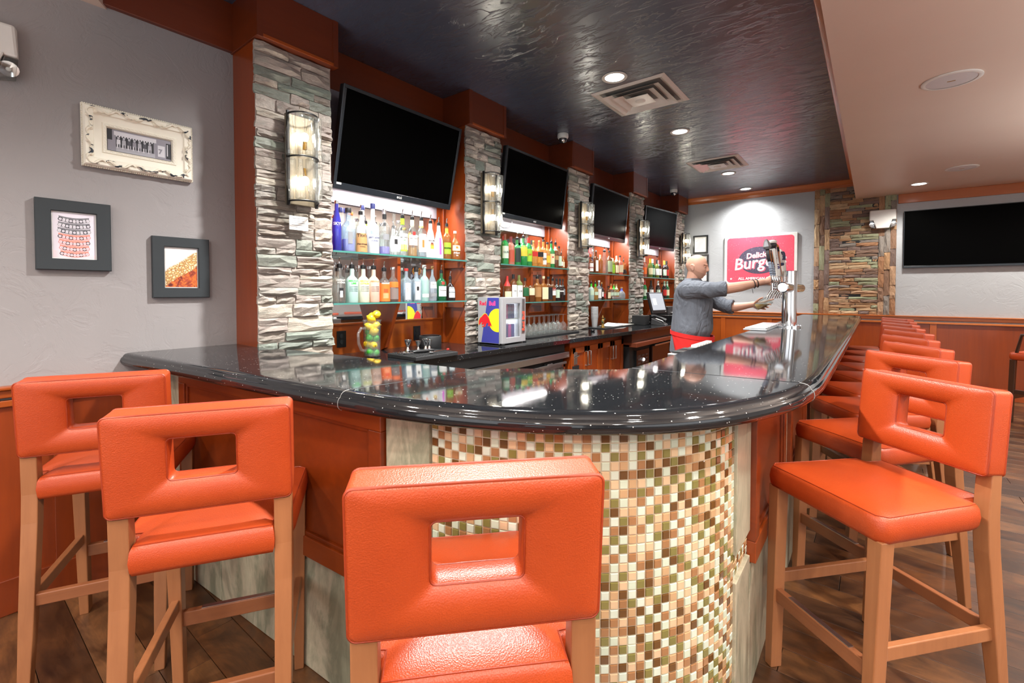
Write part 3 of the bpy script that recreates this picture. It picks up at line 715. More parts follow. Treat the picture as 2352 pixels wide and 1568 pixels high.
MB().box(-.056, -.04, -.004, .056, .04, 0).obj('card', M_PAPER, nt)
mb = MB()
for k, w_ in enumerate((.036, .03, .042, .043, .02)): mb.box(-w_, .024 - k * .0125, .0002, w_, .0275 - k * .0125, .0006)
mb.obj('print_line', plain('faint_print', S(150, 150, 152), .7), nt)

# ---------------------------------------------------------------- ceiling fittings
def can(x, y, z, label):
    c = thing('downlight', label, 'light', (x, y, z), group='recessed ceiling downlights')
    MB().lathe([(.072, 0), (.095, 0), (.098, -.004), (.094, -.008), (.074, -.006)], 28).obj('trim_ring', M_WHITE, c, 40)
    MB().lathe([(0, -.003), (.073, -.003), (.073, -.0015), (0, -.0015)], 28).obj('lens', M_CANLIGHT, c)
for (x, y), lb in zip(CANS_DARK[1:5], ['recessed downlight beside the nearer ceiling vent', 'recessed downlight between the two ceiling vents', 'recessed downlight just past the farther ceiling vent', 'recessed downlight nearest the far wall crown moulding']): can(x, y, ZC, lb)
can(CANS_TAN[0][0], CANS_TAN[0][1], ZS, 'recessed downlight in the tan ceiling above the row of stools')
def vent(x, y, label):
    v = thing('ceiling_vent', label, 'vent', (x, y, ZC), group='square ceiling vents')
    def ringf(a0, a1, z0, z1):
        mb = MB(); r = lambda a, z: [(-a, -a, z), (a, -a, z), (a, a, z), (-a, a, z)]
        return mb.loft([r(a0, z0), r(a1, z1), r(a1 - .004, z1 + .002), r(a0 - .004, z0 + .002)], True, False, 0, True)
    MB().box(-.27, -.27, -.0022, .27, .27, -.0005).obj('duct', plain('duct_grey', S(120, 118, 116), .5), v)
    ringf(.315, .285, -.001, -.012).obj('frame', M_WHITE, v); ringf(.285, .262, -.012, -.004).obj('frame_lip', M_WHITE, v)
    for a in (.245, .178): ringf(a - .062, a, -.004, -.030).obj('louvre', plain('vent_white', S(240, 240, 238), .25), v)
    MB().box(-.10, -.10, -.034, .10, .10, -.030).obj('centre_plate', plain('vent_white', S(240, 240, 238), .25), v, bevel=.002)
    MB().lathe([(0, -.042), (.038, -.04), (.044, -.034), (0, -.034)], 20).obj('centre_cap', M_WHITE, v, 40)
vent(-1.585, 3.83, 'nearer square white ceiling vent in the dark ceiling'); vent(-1.615, 6.44, 'farther square white ceiling vent in the dark ceiling')
def dome(x, y, label):
    d = thing('security_camera', label, 'camera', (x, y, ZC), group='dome cameras on the dark ceiling')
    MB().lathe([(0, 0), (.055, 0), (.058, -.01), (.058, -.035), (.05, -.048), (.044, -.05), (0, -.05)], 24).obj('base', M_WHITE, d, 40)
    MB().lathe([(.043, -.05), (.041, -.07), (.03, -.088), (.012, -.096), (0, -.097)], 20).obj('dome', plain('smoked_dome', S(36, 46, 52), .08), d, 60)
    MB().ball((.012, -.02, -.07), .024, 10, 8).obj('lens', M_CHROME, d, 60)
dome(-2.60, 4.22, 'white dome camera above the gap between the second and third televisions'); dome(-2.58, 7.62, 'white dome camera above the farthest back-bar television')
def speaker(x, y, label, r):
    s = thing('ceiling_speaker', label, 'speaker', (x, y, ZS), group='round speakers in the tan ceiling')
    MB().lathe([(r * .84, -.001), (r, -.001), (r, -.006), (r * .93, -.01), (r * .84, -.008)], 40).obj('rim', M_WHITE, s, 40)
    MB().lathe([(0, -.009), (r * .5, -.0085), (r * .84, -.006), (r * .84, -.002), (0, -.002)], 40).obj('grille', plain('speaker_grille', S(206, 204, 206), .6), s, 40)
    MB().box(-.02, -.005, -.0105, .02, .005, -.008).obj('badge', M_BRASS, s)
speaker(.384, 4.17, 'larger looking round white speaker nearer the camera', .15); speaker(.762, 7.18, 'round white speaker beside the tan ceiling downlight', .14)

# ---------------------------------------------------------------- emergency lights
def emergency(label, M, w_, h, hl):
    e = thing('emergency_light', label, 'emergency light', M=M); a = w_ / 2
    MB().hexa([(-a, 0, 0), (a, 0, 0), (a, h, 0), (-a, h, 0)], [(-a * .97, .0, .06), (a * .97, .0, .06), (a * .92, h * .98, .045), (-a * .92, h * .98, .045)]).obj('housing', M_WHITE, e, bevel=.012)
    MB().hexa([(-a * .5, -hl, 0), (a * .5, -hl, 0), (a * .6, 0, 0), (-a * .6, 0, 0)], [(-a * .45, -hl, .062), (a * .45, -hl, .062), (a * .72, .012, .064), (-a * .72, .012, .064)]).obj('front_skirt', M_WHITE, e, bevel=.008)
    for s in (-1, 1):
        MB().hexa([(s * a * .52, -hl, .002), (s * a * .94, -hl * .86, .002), (s * a * .98, 0, .002), (s * a * .66, 0, .002)], [(s * a * .54, -hl, .05), (s * a * .9, -hl * .8, .05), (s * a * .96, 0, .056), (s * a * .7, 0, .056)]).obj('lens', M_GLASS, e, bevel=.004)
        l = MB().lathe([(0, 0), (.012, .002), (.03, .02), (.033, .03), (0, .026)], 16, axis='z'); l.xf(Matrix.Translation((s * a * .78, -hl * .5, .012)))
        l.obj('lamp', M_CHROME, e, 40); MB().ball((s * a * .78, -hl * .5, .036), .01, 10, 6).obj('bulb', M_WHITE, e, 60)
        MB().box(s * a * .78 - .028, -.02, .004, s * a * .78 + .028, -.004, .04).obj('bracket', M_BLACK, e)
emergency('white emergency light with two clear lamps on the ledgestone pier', WF(.10, 2.435, 8.575), .31, .15, .115)
emergency('cream emergency light on the grey wall, cut by the picture edge', WL(.125, 2.415, -2.97), .315, .145, .10)

# ---------------------------------------------------------------- pictures on the left wall
def mitre(a, b, t, d, mat, par):
    rings = [[(sx * (a - o_), sy * (b - o_), z) for o_, z in ((0, 0), (0, d - .003), (.003, d), (t - .003, d - .002), (t, d - .006), (t, 0))] for sx, sy in ((-1, -1), (1, -1), (1, 1), (-1, 1))]
    return MB().loft(rings, True, False, 0, True).obj('frame', mat, par, 25)
def black_frame(label, y, z):
    f = thing('picture_frame', label, 'picture', M=WL(y, z, -2.967)); a, b = .131, .162; t = .053
    mitre(a, b, t, .024, M_FRAME, f)
    MB().box(-a + t, -b + t, 0, a - t, b - t, .009).obj('mount', M_PAPER, f)
    return f
f = black_frame('black framed print of stacked jewelled bracelets on the grey wall', .449, 1.672)
mb = MB(); x0, x1, y0, y1 = -.073, .073, -.104, .104
mb.add([(x0, y0, .0095), (x1, y0, .0095), (x1, y1, .0095), (x0, y1, .0095)], [(0, 1, 2, 3)], 0)
mb.add([(x0, y0, .0097), (x1, y0, .0097), (x1, y0 + .016, .0097), (x0, y0 + .034, .0097)], [(0, 1, 2, 3)], 5)
q = random.Random(2)
for r in range(7):
    yy = .078 - r * .0265; wd = .057 - .002 * abs(r - 2); up, lo = (2, 1) if r < 3 else (3, 4)
    N = 12
    top = [(-wd + 2 * wd * k / N, yy + .012 - .007 * math.sin(PI * k / N)) for k in range(N + 1)]; bot = [(-wd * .96 + 1.92 * wd * k / N, yy - .011 - .009 * math.sin(PI * k / N)) for k in range(N + 1)]
    pl = top + bot[::-1]; mb.add([(x, y, .0099) for x, y in pl], [tuple(range(len(pl)))], up)
    for k in range(9):
        t = (k + .5) / 9; x = -wd + 2 * wd * t; y = yy - .002 - .008 * math.sin(PI * t)
        for j, (rr, mi) in enumerate(((.0088, lo if (k + r) % 3 else 6), (.0055, 0 if r < 3 else 5), (.0022, lo))):
            mb.add([(x + rr * math.cos(2 * PI * a / 8), y + rr * math.sin(2 * PI * a / 8), .0101 + j * .0002) for a in range(8)], [tuple(range(8))], mi)
mb.obj('print', [plain('print_lilac', S(222, 216, 226), .5), plain('print_silver', S(168, 168, 172), .5), plain('print_dark_silver', S(112, 112, 118), .5), plain('print_coral', S(226, 142, 124), .5), plain('print_rose', S(214, 150, 150), .5), plain('print_pale_pink', S(240, 214, 220), .5), plain('print_shade', S(70, 68, 76), .5)], f)
f = black_frame('black framed print of golden cola bubbles near the cherry column', .875, 1.54)
n = NT('bubble_print'); tc = n.add('ShaderNodeTexCoord'); sp = n.add('ShaderNodeSeparateXYZ'); n.ln(tc.outputs['Object'], sp.inputs[0])
def mth(op, a, b=None):
    m = n.add('ShaderNodeMath', operation=op)
    for i, v in enumerate((a, b)):
        if v is None: continue
        if isinstance(v, (int, float)): m.inputs[i].default_value = v
        else: n.ln(v, m.inputs[i])
    return m.outputs[0]
d = mth('SUBTRACT', sp.outputs['Y'], mth('MULTIPLY', sp.outputs['X'], .75)); v = n.add('ShaderNodeTexVoronoi'); v.inputs['Scale'].default_value = 78; n.ln(tc.outputs['Object'], v.inputs['Vector'])
bub = n.ramp(v.outputs['Distance'], [(.0, S(250, 240, 214)), (.35, S(216, 176, 110)), (.6, S(150, 98, 40)), (.8, S(244, 222, 180))])
lowc = n.ramp(n.noise(26, 3, dist=2), [(.35, S(94, 30, 14)), (.5, S(170, 70, 40)), (.62, S(206, 116, 40)), (.75, S(120, 40, 20))])
dd = mth('ADD', d, mth('MULTIPLY', n.noise(30, 2), .03))
f1 = n.ramp(mth('MULTIPLY', mth('ADD', dd, .1), 5), [(.34, (0, 0, 0)), (.37, (1, 1, 1))]); f2 = n.ramp(mth('MULTIPLY', mth('ADD', dd, .1), 5), [(.74, (0, 0, 0)), (.79, (1, 1, 1))])
n.base(n.mix(f2, n.mix(f1, lowc, bub), S(226, 224, 222))); n.set(Roughness=.45)
MB().box(-.074, -.105, .009, .074, .105, .0098).obj('print', n.m, f)
# ornate cream frame
f = thing('ornate_frame', 'ornate distressed cream frame around a black and white photograph', 'picture', M=WL(.705, 2.157, -2.966)); a, b = .226, .148
n = NT('distressed_cream'); ns = n.noise(9, 4, (1, 2.2, 1), .6, dist=1.5); g = n.noise(60, 3)
c = n.mix(n.ramp(ns, [(.565, (0, 0, 0)), (.585, (1, 1, 1))]), n.mix(g, S(234, 226, 202), S(246, 242, 228)), S(46, 56, 66)); n.base(c); n.set(Roughness=.55); n.bump(g, .2, .003); MDC = n.m
def rect_sweep(prof, mat, name, par):
    rings = []
    for sx, sy in ((-1, -1), (1, -1), (1, 1), (-1, 1)): rings.append([(sx * (a - o_), sy * (b - o_), z) for o_, z in prof])
    return MB().loft(rings, True, False, 0, True).obj(name, mat, par, 30)
rect_sweep([(0, 0), (0, .016), (.004, .02), (.006, .03), (.012, .036), (.04, .033), (.044, .026), (.05, .023), (.074, .019), (.078, .024), (.09, .022), (.094, .012), (.096, .006), (.096, 0)], M_CREAM, 'moulding', f)
orn = MB(); bead = MB()
def along(n_, off):
    out = []
    for (p, q_) in (((-1, -1), (1, -1)), ((1, -1), (1, 1)), ((1, 1), (-1, 1)), ((-1, 1), (-1, -1))):
        A = Vector((p[0] * (a - off), p[1] * (b - off))); B = Vector((q_[0] * (a - off), q_[1] * (b - off))); m = max(2, round(n_ * (B - A).length))
        for k in range(m): out.append((A.lerp(B, (k + .5) / m), (B - A).normalized()))
    return out
for p, d in along(120, .001): bead.ball((p.x, p.y, .019), .0036, 6, 4)
for p, d in along(64, .084): bead.tube([(p.x + d.x * .006 * math.cos(t) - d.y * .005 * math.sin(t), p.y + d.y * .006 * math.cos(t) + d.x * .005 * math.sin(t), .0235) for t in [2 * PI * k / 8 for k in range(8)]], .0011, 4, True)
o = bead.obj('beading', M_CREAM, f, 60); o['kind'] = 'stuff'
for k, (p, d) in enumerate(along(17, .025)):
    nn = Vector((-d.y, d.x)); s = 1 if k % 2 else -1
    pts = [(p + d * (-.032 + .064 * t) + nn * s * (.010 * math.sin(2 * PI * t)), .036 + .004 * math.sin(PI * t)) for t in [j / 9 for j in range(10)]]
    orn.tube([(v.x, v.y, z) for v, z in pts], .004, 6, radii=[.002 + .0045 * math.sin(PI * j / 9) for j in range(10)])
    orn.ball((p.x + nn.x * s * .006, p.y + nn.y * s * .006, .034), .009, 8, 5, (1.2, 1, .7))
o = orn.obj('carved_scrolls', MDC, f, 60); o['kind'] = 'stuff'
ph = MB(); X, Yh = .13, .052
def rc(x0, y0, x1, y1, mi, l): ph.add([(x0, y0, .012 + l * .0003), (x1, y0, .012 + l * .0003), (x1, y1, .012 + l * .0003), (x0, y1, .012 + l * .0003)], [(0, 1, 2, 3)], mi)
rc(-X, -Yh, X, Yh, 1, 0); rc(-.098, -.035, .055, .028, 0, 1); rc(-.098, -.052, .06, -.03, 2, 2); rc(-.105, .026, .066, .046, 3, 2); rc(-.13, .0, -.112, .052, 0, 1); rc(.108, -.045, .13, .036, 0, 1); rc(.112, -.03, .116, .03, 3, 2); rc(.072, -.04, .103, .018, 3, 3)
for k in range(14): rc(-.098 + k * .011, .02, -.092 + k * .011, .028, 3, 3)
for k, m in enumerate((2, 3, 2, 0, 2, 1, 3)):
    x = -.088 + k * .021; mm = (3, 2, 4, 1, 2, 4, 2)[k]
    ph.add([(x + .0055 * math.cos(2 * PI * t / 8), .014 + .0065 * math.sin(2 * PI * t / 8), .0135) for t in range(8)], [tuple(range(8))], 2)
    ph.add([(x - .008, -.016, .0136), (x + .008, -.016, .0136), (x + .007, .007, .0136), (x - .007, .007, .0136)], [(0, 1, 2, 3)], mm)
    rc(x - .007, -.036, x - .002, -.014, 3, 6); rc(x + .002, -.036, x + .007, -.014, 2, 6)
pho = ph.obj('photograph', [plain('photo_black', S(34, 34, 40), .5), plain('photo_mid', S(140, 138, 148), .5), plain('photo_light_mid', S(168, 168, 176), .5), plain('photo_light', S(206, 206, 212), .5), plain('photo_dark', S(74, 74, 82), .5)], f)
text('7', .034, plain('photo_mid', S(140, 138, 148), .5), pho, (.083, -.014, .0136), bold=.0008)

# ---------------------------------------------------------------- far wall poster and certificates
MPINK = None
n = NT('poster_pink'); sp = n.noise(55, 2, (1, 1.6, 1), .5); s2 = n.noise(7, 2)
th = n.ramp(sp, [(.67, (0, 0, 0)), (.69, (1, 1, 1))]); th2 = n.ramp(s2, [(.45, (0, 0, 0)), (.62, (1, 1, 1))])
fl_ = n.mix(1, th, th2, 'MULTIPLY'); n.base(n.mix(fl_, S(226, 82, 104), S(240, 214, 220))); n.set(Roughness=.4); MPINK = n.m
n = NT('poster_slate'); sp = n.noise(60, 2, (1, 1.5, 1)); n.base(n.mix(n.ramp(sp, [(.68, (0, 0, 0)), (.7, (1, 1, 1))]), S(80, 72, 92), S(214, 196, 208))); n.set(Roughness=.4); MSLATE = n.m
po = thing('wall_poster', 'pink burger poster with white lettering on a dark oval', 'poster', M=WF(-1.485, 1.945, 8.59))
a, b = .538, .412
MB().box(-a, -b, -.025, a, b, 0).obj('board', M_WHITE, po, bevel=.004)
rr, a2, b2 = .05, a - .042, b - .036; pl = []
for cx_, cy_, st in ((a2 - rr, b2 - rr, 0), (-a2 + rr, b2 - rr, 1), (-a2 + rr, -b2 + rr, 2), (a2 - rr, -b2 + rr, 3)):
    pl += [(cx_ + rr * math.cos(PI / 2 * (st + t / 6)), cy_ + rr * math.sin(PI / 2 * (st + t / 6))) for t in range(7)]
MB().prism(pl, .0002, .001).obj('pink_field', MPINK, po)
MB().prism([(.315 * math.cos(2 * PI * k / 48), -.012 + .225 * math.sin(2 * PI * k / 48)) for k in range(48)], .0012, .002).obj('dark_oval', MSLATE, po)
MTXW = plain('poster_white', S(248, 240, 240), .5); MTXD = plain('poster_rose', S(216, 96, 118), .5)
def tilt(o, deg): o.rotation_euler = (0, 0, math.radians(deg)); return o
tilt(text('Burgers', .27, MTXD, po, (.012, -.060, .0022), shear=.2, bold=.005, sx=.92, space=1.0), 6); tilt(text('Burgers', .27, MTXW, po, (-.004, -.048, .0032), shear=.2, bold=.004, sx=.92, space=1.0), 6)
tilt(text('Delicious', .125, MTXD, po, (.02, .072, .0022), shear=.2, bold=.006, sx=.92), 6); tilt(text('Delicious', .125, MTXW, po, (.014, .077, .0032), shear=.2, bold=.0035, sx=.92), 6)
text('ALL AMERICAN CLASSIC', .058, MTXW, po, (0, -.315, .0015), bold=.002)
for sx in (-1, 1):
    st = [(sx * .43 + (.022 if k % 2 == 0 else .009) * math.sin(2 * PI * k / 10), -.315 + (.022 if k % 2 == 0 else .009) * math.cos(2 * PI * k / 10)) for k in range(10)]
    MB().prism(st, .0012, .002).obj('star', MTXW, po)
def cert(label, x0, x1, z0, z1):
    f = thing('certificate', label, 'certificate', M=WF((x0 + x1) / 2, (z0 + z1) / 2, 8.615), group='framed certificates by the farthest column'); a, b, t = (x1 - x0) / 2, (z1 - z0) / 2, .028
    mitre(a, b, t, .022, M_BLACK, f)
    MB().box(-a + t, -b + t, 0, a - t, b - t, .008).obj('paper', M_PAPER, f)
    mb = MB()
    for k in range(9): w_ = (.5 + .25 * ((k * 7) % 3) / 2) * (a - t); mb.box(-w_, b - t - .03 - k * (2 * b - .12) / 9, .0082, w_, b - t - .026 - k * (2 * b - .12) / 9, .0086)
    mb.obj('print_line', plain('faint_print', S(150, 150, 152), .7), f)
cert('upper black framed certificate next to the farthest sconce', -2.556, -2.30, 2.09, 2.412); cert('lower black framed certificate behind the bartender\'s head', -2.60, -2.288, 1.575, 2.07)
# ---------------------------------------------------------------- bar stools
def rrect(w_, h_, r, n=5):
    out = []
    for sx, sy, st in ((1, 1, 0), (-1, 1, 1), (-1, -1, 2), (1, -1, 3)):
        for k in range(n + 1):
            a = PI / 2 * (st + k / n); out.append((sx * (w_ / 2 - r) + r * math.cos(a), sy * (h_ / 2 - r) + r * math.sin(a)))
    return out
def make_stool(name, label, leg=None, rail=None):
    leg = leg or M_BEECH; rail = rail or M_BEECHX
    s = thing(name, label, 'stool')
    # seat cushion: trapezoid, boxed edge, gently crowned
    zt, hs = .757, .082
    out = [(-.226, .196), (-.204, .221), (.204, .221), (.226, .196), (.212, -.13), (.205, -.165), (.168, -.172), (.166, -.245), (-.166, -.245), (-.168, -.172), (-.205, -.165), (-.212, -.13)]
    # densify outline
    P = []
    for i in range(len(out)):
        a, b = Vector(out[i]), Vector(out[(i + 1) % len(out)]); m = 8 if (a - b).length > .2 else (3 if (a - b).length > .06 else 1)
        for k in range(m): P.append(a.lerp(b, k / m))
    c = Vector((0, 0)); rings = []
    def ring(scx, z, bow=0):
        o = []
        for p in P:
            d = p - c; q = c + d - d.normalized() * scx; o.append((q.x, q.y, z))
        return o
    rings = [ring(.02, zt - hs), ring(.006, zt - hs + .004), ring(0, zt - hs + .016), ring(-.004, zt - hs * .5), ring(0, zt - .016), ring(.006, zt - .005), ring(.014, zt - .001), ring(.05, zt + .007), ring(.10, zt + .013), ring(.16, zt + .016)]
    seat = MB().loft(rings).obj('seat', M_LEATHER, s, 50)
    MB().tube([(x, y, z + .0008) for x, y, z in ring(.010, zt - .003)], .0016, 5, True).obj('seam', M_PIPING, seat, 50)
    # backrest: upholstered pad with a rectangular opening
    bw, z0, z1, th = .428, .838, 1.104, .074
    hx, hz, hcz = .078, .056, .006
    O_ = rrect(bw, z1 - z0, .014, 5); I_ = rrect(hx * 2, hz * 2, .012, 5); I_ = [(x, y + hcz) for x, y in I_]
    n = len(O_); zc = (z0 + z1) / 2; lean = math.radians(5.4)
    # more samples along the straight sides
    def dens(Q):
        o = []
        for i in range(n):
            a, b = Vector(Q[i]), Vector(Q[(i + 1) % n]); m = 6 if i % 6 == 5 else 1
            for k in range(m): o.append(a.lerp(b, k / m))
        return o
    O_, I_ = dens(O_), dens(I_)
    def loop(t, d, sh=0):
        o = []
        for a, b in zip(O_, I_):
            p = a.lerp(b, t); x, z = p.x, p.y
            y = d; o.append((x, y, z))
        return o
    hT = th / 2
    sec = [(0, -.84), (.0, -.62), (.0, .62), (0, .84), (.02, .97), (.06, 1.02), (.2, 1.12), (.45, 1.16), (.7, 1.08), (.86, .93), (.95, .76), (1, .62), (1, 0), (1, -.62), (.95, -.76), (.86, -.93), (.7, -1.08), (.45, -1.16), (.2, -1.12), (.06, -1.02), (.02, -.97)]
    rings = [loop(t, d * hT) for t, d in sec]
    mb = MB().loft(rings, True, False, 0, True)
    # lean back about the lower edge, and place behind the seat
    def bx(mb_, st=0):
        for i in range(st, len(mb_.v)):
            x, y, z = mb_.v[i]; zz = z - (z0 - zc); yy = y
            mb_.v[i] = (x, -.213 + yy * math.cos(lean) - zz * math.sin(lean), z0 + zz * math.cos(lean) + yy * math.sin(lean))
        return mb_
    back = bx(mb).obj('backrest', M_LEATHER, s, 60)
    pip = MB()
    for d in (-.90, .90): pip.tube([(x, d * hT, z) for x, y, z in loop(.012, 0)], .0032, 6, True)
    bx(pip).obj('piping', M_PIPING, back, 60)
    pip = MB()
    for d in (-.66, .66): pip.tube([(x, d * hT, z) for x, y, z in loop(.985, 0)], .0022, 6, True)
    bx(pip).obj('opening_seam', M_PIPING, back, 60)
    # legs
    for sx in (-1, 1):
        MB().beam((sx * .196, .192, zt - hs + .006), (sx * .190, .212, .0), .046, .032, (0, 1, 0)).obj('leg', leg, s, bevel=.003)
        mb = MB(); rr = []
        for y, z, w_, d in ((-.30, 0, .032, .034), (-.262, .28, .042, .042), (-.222, .60, .045, .047), (-.216, .70, .045, .047), (-.222, .82, .045, .04), (-.231, .92, .044, .034), (-.24, 1.0, .042, .03)):
            x = sx * .189; rr.append([(x - w_ / 2, y - d / 2, z), (x + w_ / 2, y - d / 2, z), (x + w_ / 2, y + d / 2, z), (x - w_ / 2, y + d / 2, z)])
        mb.loft(rr).obj('leg', leg, s, bevel=.003)
        MB().beam((sx * .192, .19, .335), (sx * .189, -.25, .335), .022, .022, ha=.042, hb=.042).obj('stretcher', leg, s, bevel=.003)
    fr = MB().beam((-.18, .205, .275), (.18, .205, .275), .024, ha=.05).obj('stretcher', rail, s, bevel=.003)
    MB().beam((-.12, .205, .3015), (.12, .205, .3015), .018, ha=.002).obj('wear_plate', M_STEEL, fr)
    MB().beam((-.175, -.255, .335), (.175, -.255, .335), .022, ha=.042).obj('stretcher', rail, s, bevel=.003)
    for x, y in ((-.19, .212), (.19, .212), (-.189, -.30), (.189, -.30)): pass
    return s
def fac(a): return math.radians(a - 90)
st0 = make_stool('bar_stool', 'orange leather bar stool nearest the camera, before the mosaic corner')
STG = 'orange leather bar stools along the bar'
st0['group'] = STG; st0.location = (-.700, .744, 0); st0.rotation_euler = (0, 0, fac(136.7))
dup(st0, (-1.604, .584, 0), fac(148.2), 'orange leather bar stool in front of the cherry bar panel')
dup(st0, (-2.437, .496, 0), fac(153), 'orange leather bar stool in the corner by the grey wall')
ROW = [((0, 2.006), -130.6, 'orange leather bar stool at the right, seat and legs in full view'), ((0, 2.755), -131, 'second orange stool along the long side of the bar'),
       ((-.005, 3.38), -147, 'third orange stool along the long side of the bar'), ((-.01, 3.97), -148, 'fourth orange stool along the long side of the bar'), ((.01, 4.55), -148, 'fifth orange stool along the long side of the bar'),
       ((0, 5.12), -150, 'sixth orange stool along the long side of the bar'), ((0, 5.68), -150, 'seventh orange stool along the long side of the bar'), ((.01, 6.23), -150, 'eighth orange stool along the long side of the bar'), ((.015, 6.77), -150, 'last orange stool of the row, nearest the far wall')]
for (x, y), a, lb in ROW: dup(st0, (x + .006, y, 0), fac(a), lb)
dk = make_stool('counter_armchair', 'orange padded stool with dark legs and arms at the right picture edge', M_DKWOOD, M_DKWOOD)
for sx in (-1, 1): MB().tube([(sx * .215, -.23, .98), (sx * .235, -.05, .97), (sx * .23, .12, .95), (sx * .20, .17, .74)], .016, 8).obj('arm', M_DKWOOD, dk, 50)
dk.location = (1.47, 7.33, 0); dk.rotation_euler = (0, 0, fac(150))

# ---------------------------------------------------------------- bottles
PROF = {
 'vodka': [(0, 0), (.96, 0), (1, .012), (1, .60), (.93, .66), (.62, .73), (.42, .76), (.36, .80), (.36, .985), (.40, .985), (.40, 1), (0, 1)],
 'tall':  [(0, 0), (.92, 0), (1, .01), (1, .55), (.9, .66), (.55, .80), (.42, .86), (.40, 1), (0, 1)],
 'goose': [(0, 0), (.96, 0), (1, .01), (1, .56), (.9, .61), (.62, .66), (.42, .70), (.33, .76), (.34, 1), (0, 1)],
 'wine':  [(0, 0), (.95, 0), (1, .01), (1, .56), (.92, .64), (.6, .72), (.42, .77), (.38, .84), (.38, 1), (0, 1)],
 'bell':  [(0, 0), (.96, 0), (1, .02), (.96, .35), (.84, .55), (.58, .74), (.38, .84), (.34, 1), (0, 1)],
 'flask': [(0, 0), (.95, 0), (1, .015), (1, .58), (.92, .68), (.6, .76), (.34, .80), (.3, .84), (.3, 1), (0, 1)],
 'squat': [(0, 0), (.9, 0), (1, .06), (1, .42), (.9, .58), (.55, .72), (.3, .80), (.26, .86), (.26, 1), (0, 1)],
 'shoulder': [(0, 0), (.97, 0), (1, .012), (1, .64), (.95, .70), (.6, .76), (.4, .79), (.36, .82), (.36, 1), (0, 1)],
}
BM, SPOUT = {}, {}
CAM = Vector((0, 0))
M_SPOUT = plain('pourer_steel', (.7, .7, .7, 1), .15, 1)
def bottle_mesh(kind, r, h, mat, square):
    key = (kind, r, h, mat.name, square)
    if key not in BM:
        mb = MB().lathe([(a * r, b * h) for a, b in PROF[kind]], 18)
        if square:
            for i, (x, y, z) in enumerate(mb.v):
                rad = math.hypot(x, y)
                if rad > r * .5:
                    a = math.atan2(y, x); k = 1 / max(abs(math.cos(a)), abs(math.sin(a))); k = 1 + (min(k, 1.26) - 1) * min(1, (rad / r - .5) * 2); x, y = x * k * .94, y * k * .94
                mb.v[i] = (x, y * (.8 if square == 2 else 1), z)
        BM[key] = mb.mesh('bottle', mat, 40)
    return BM[key]
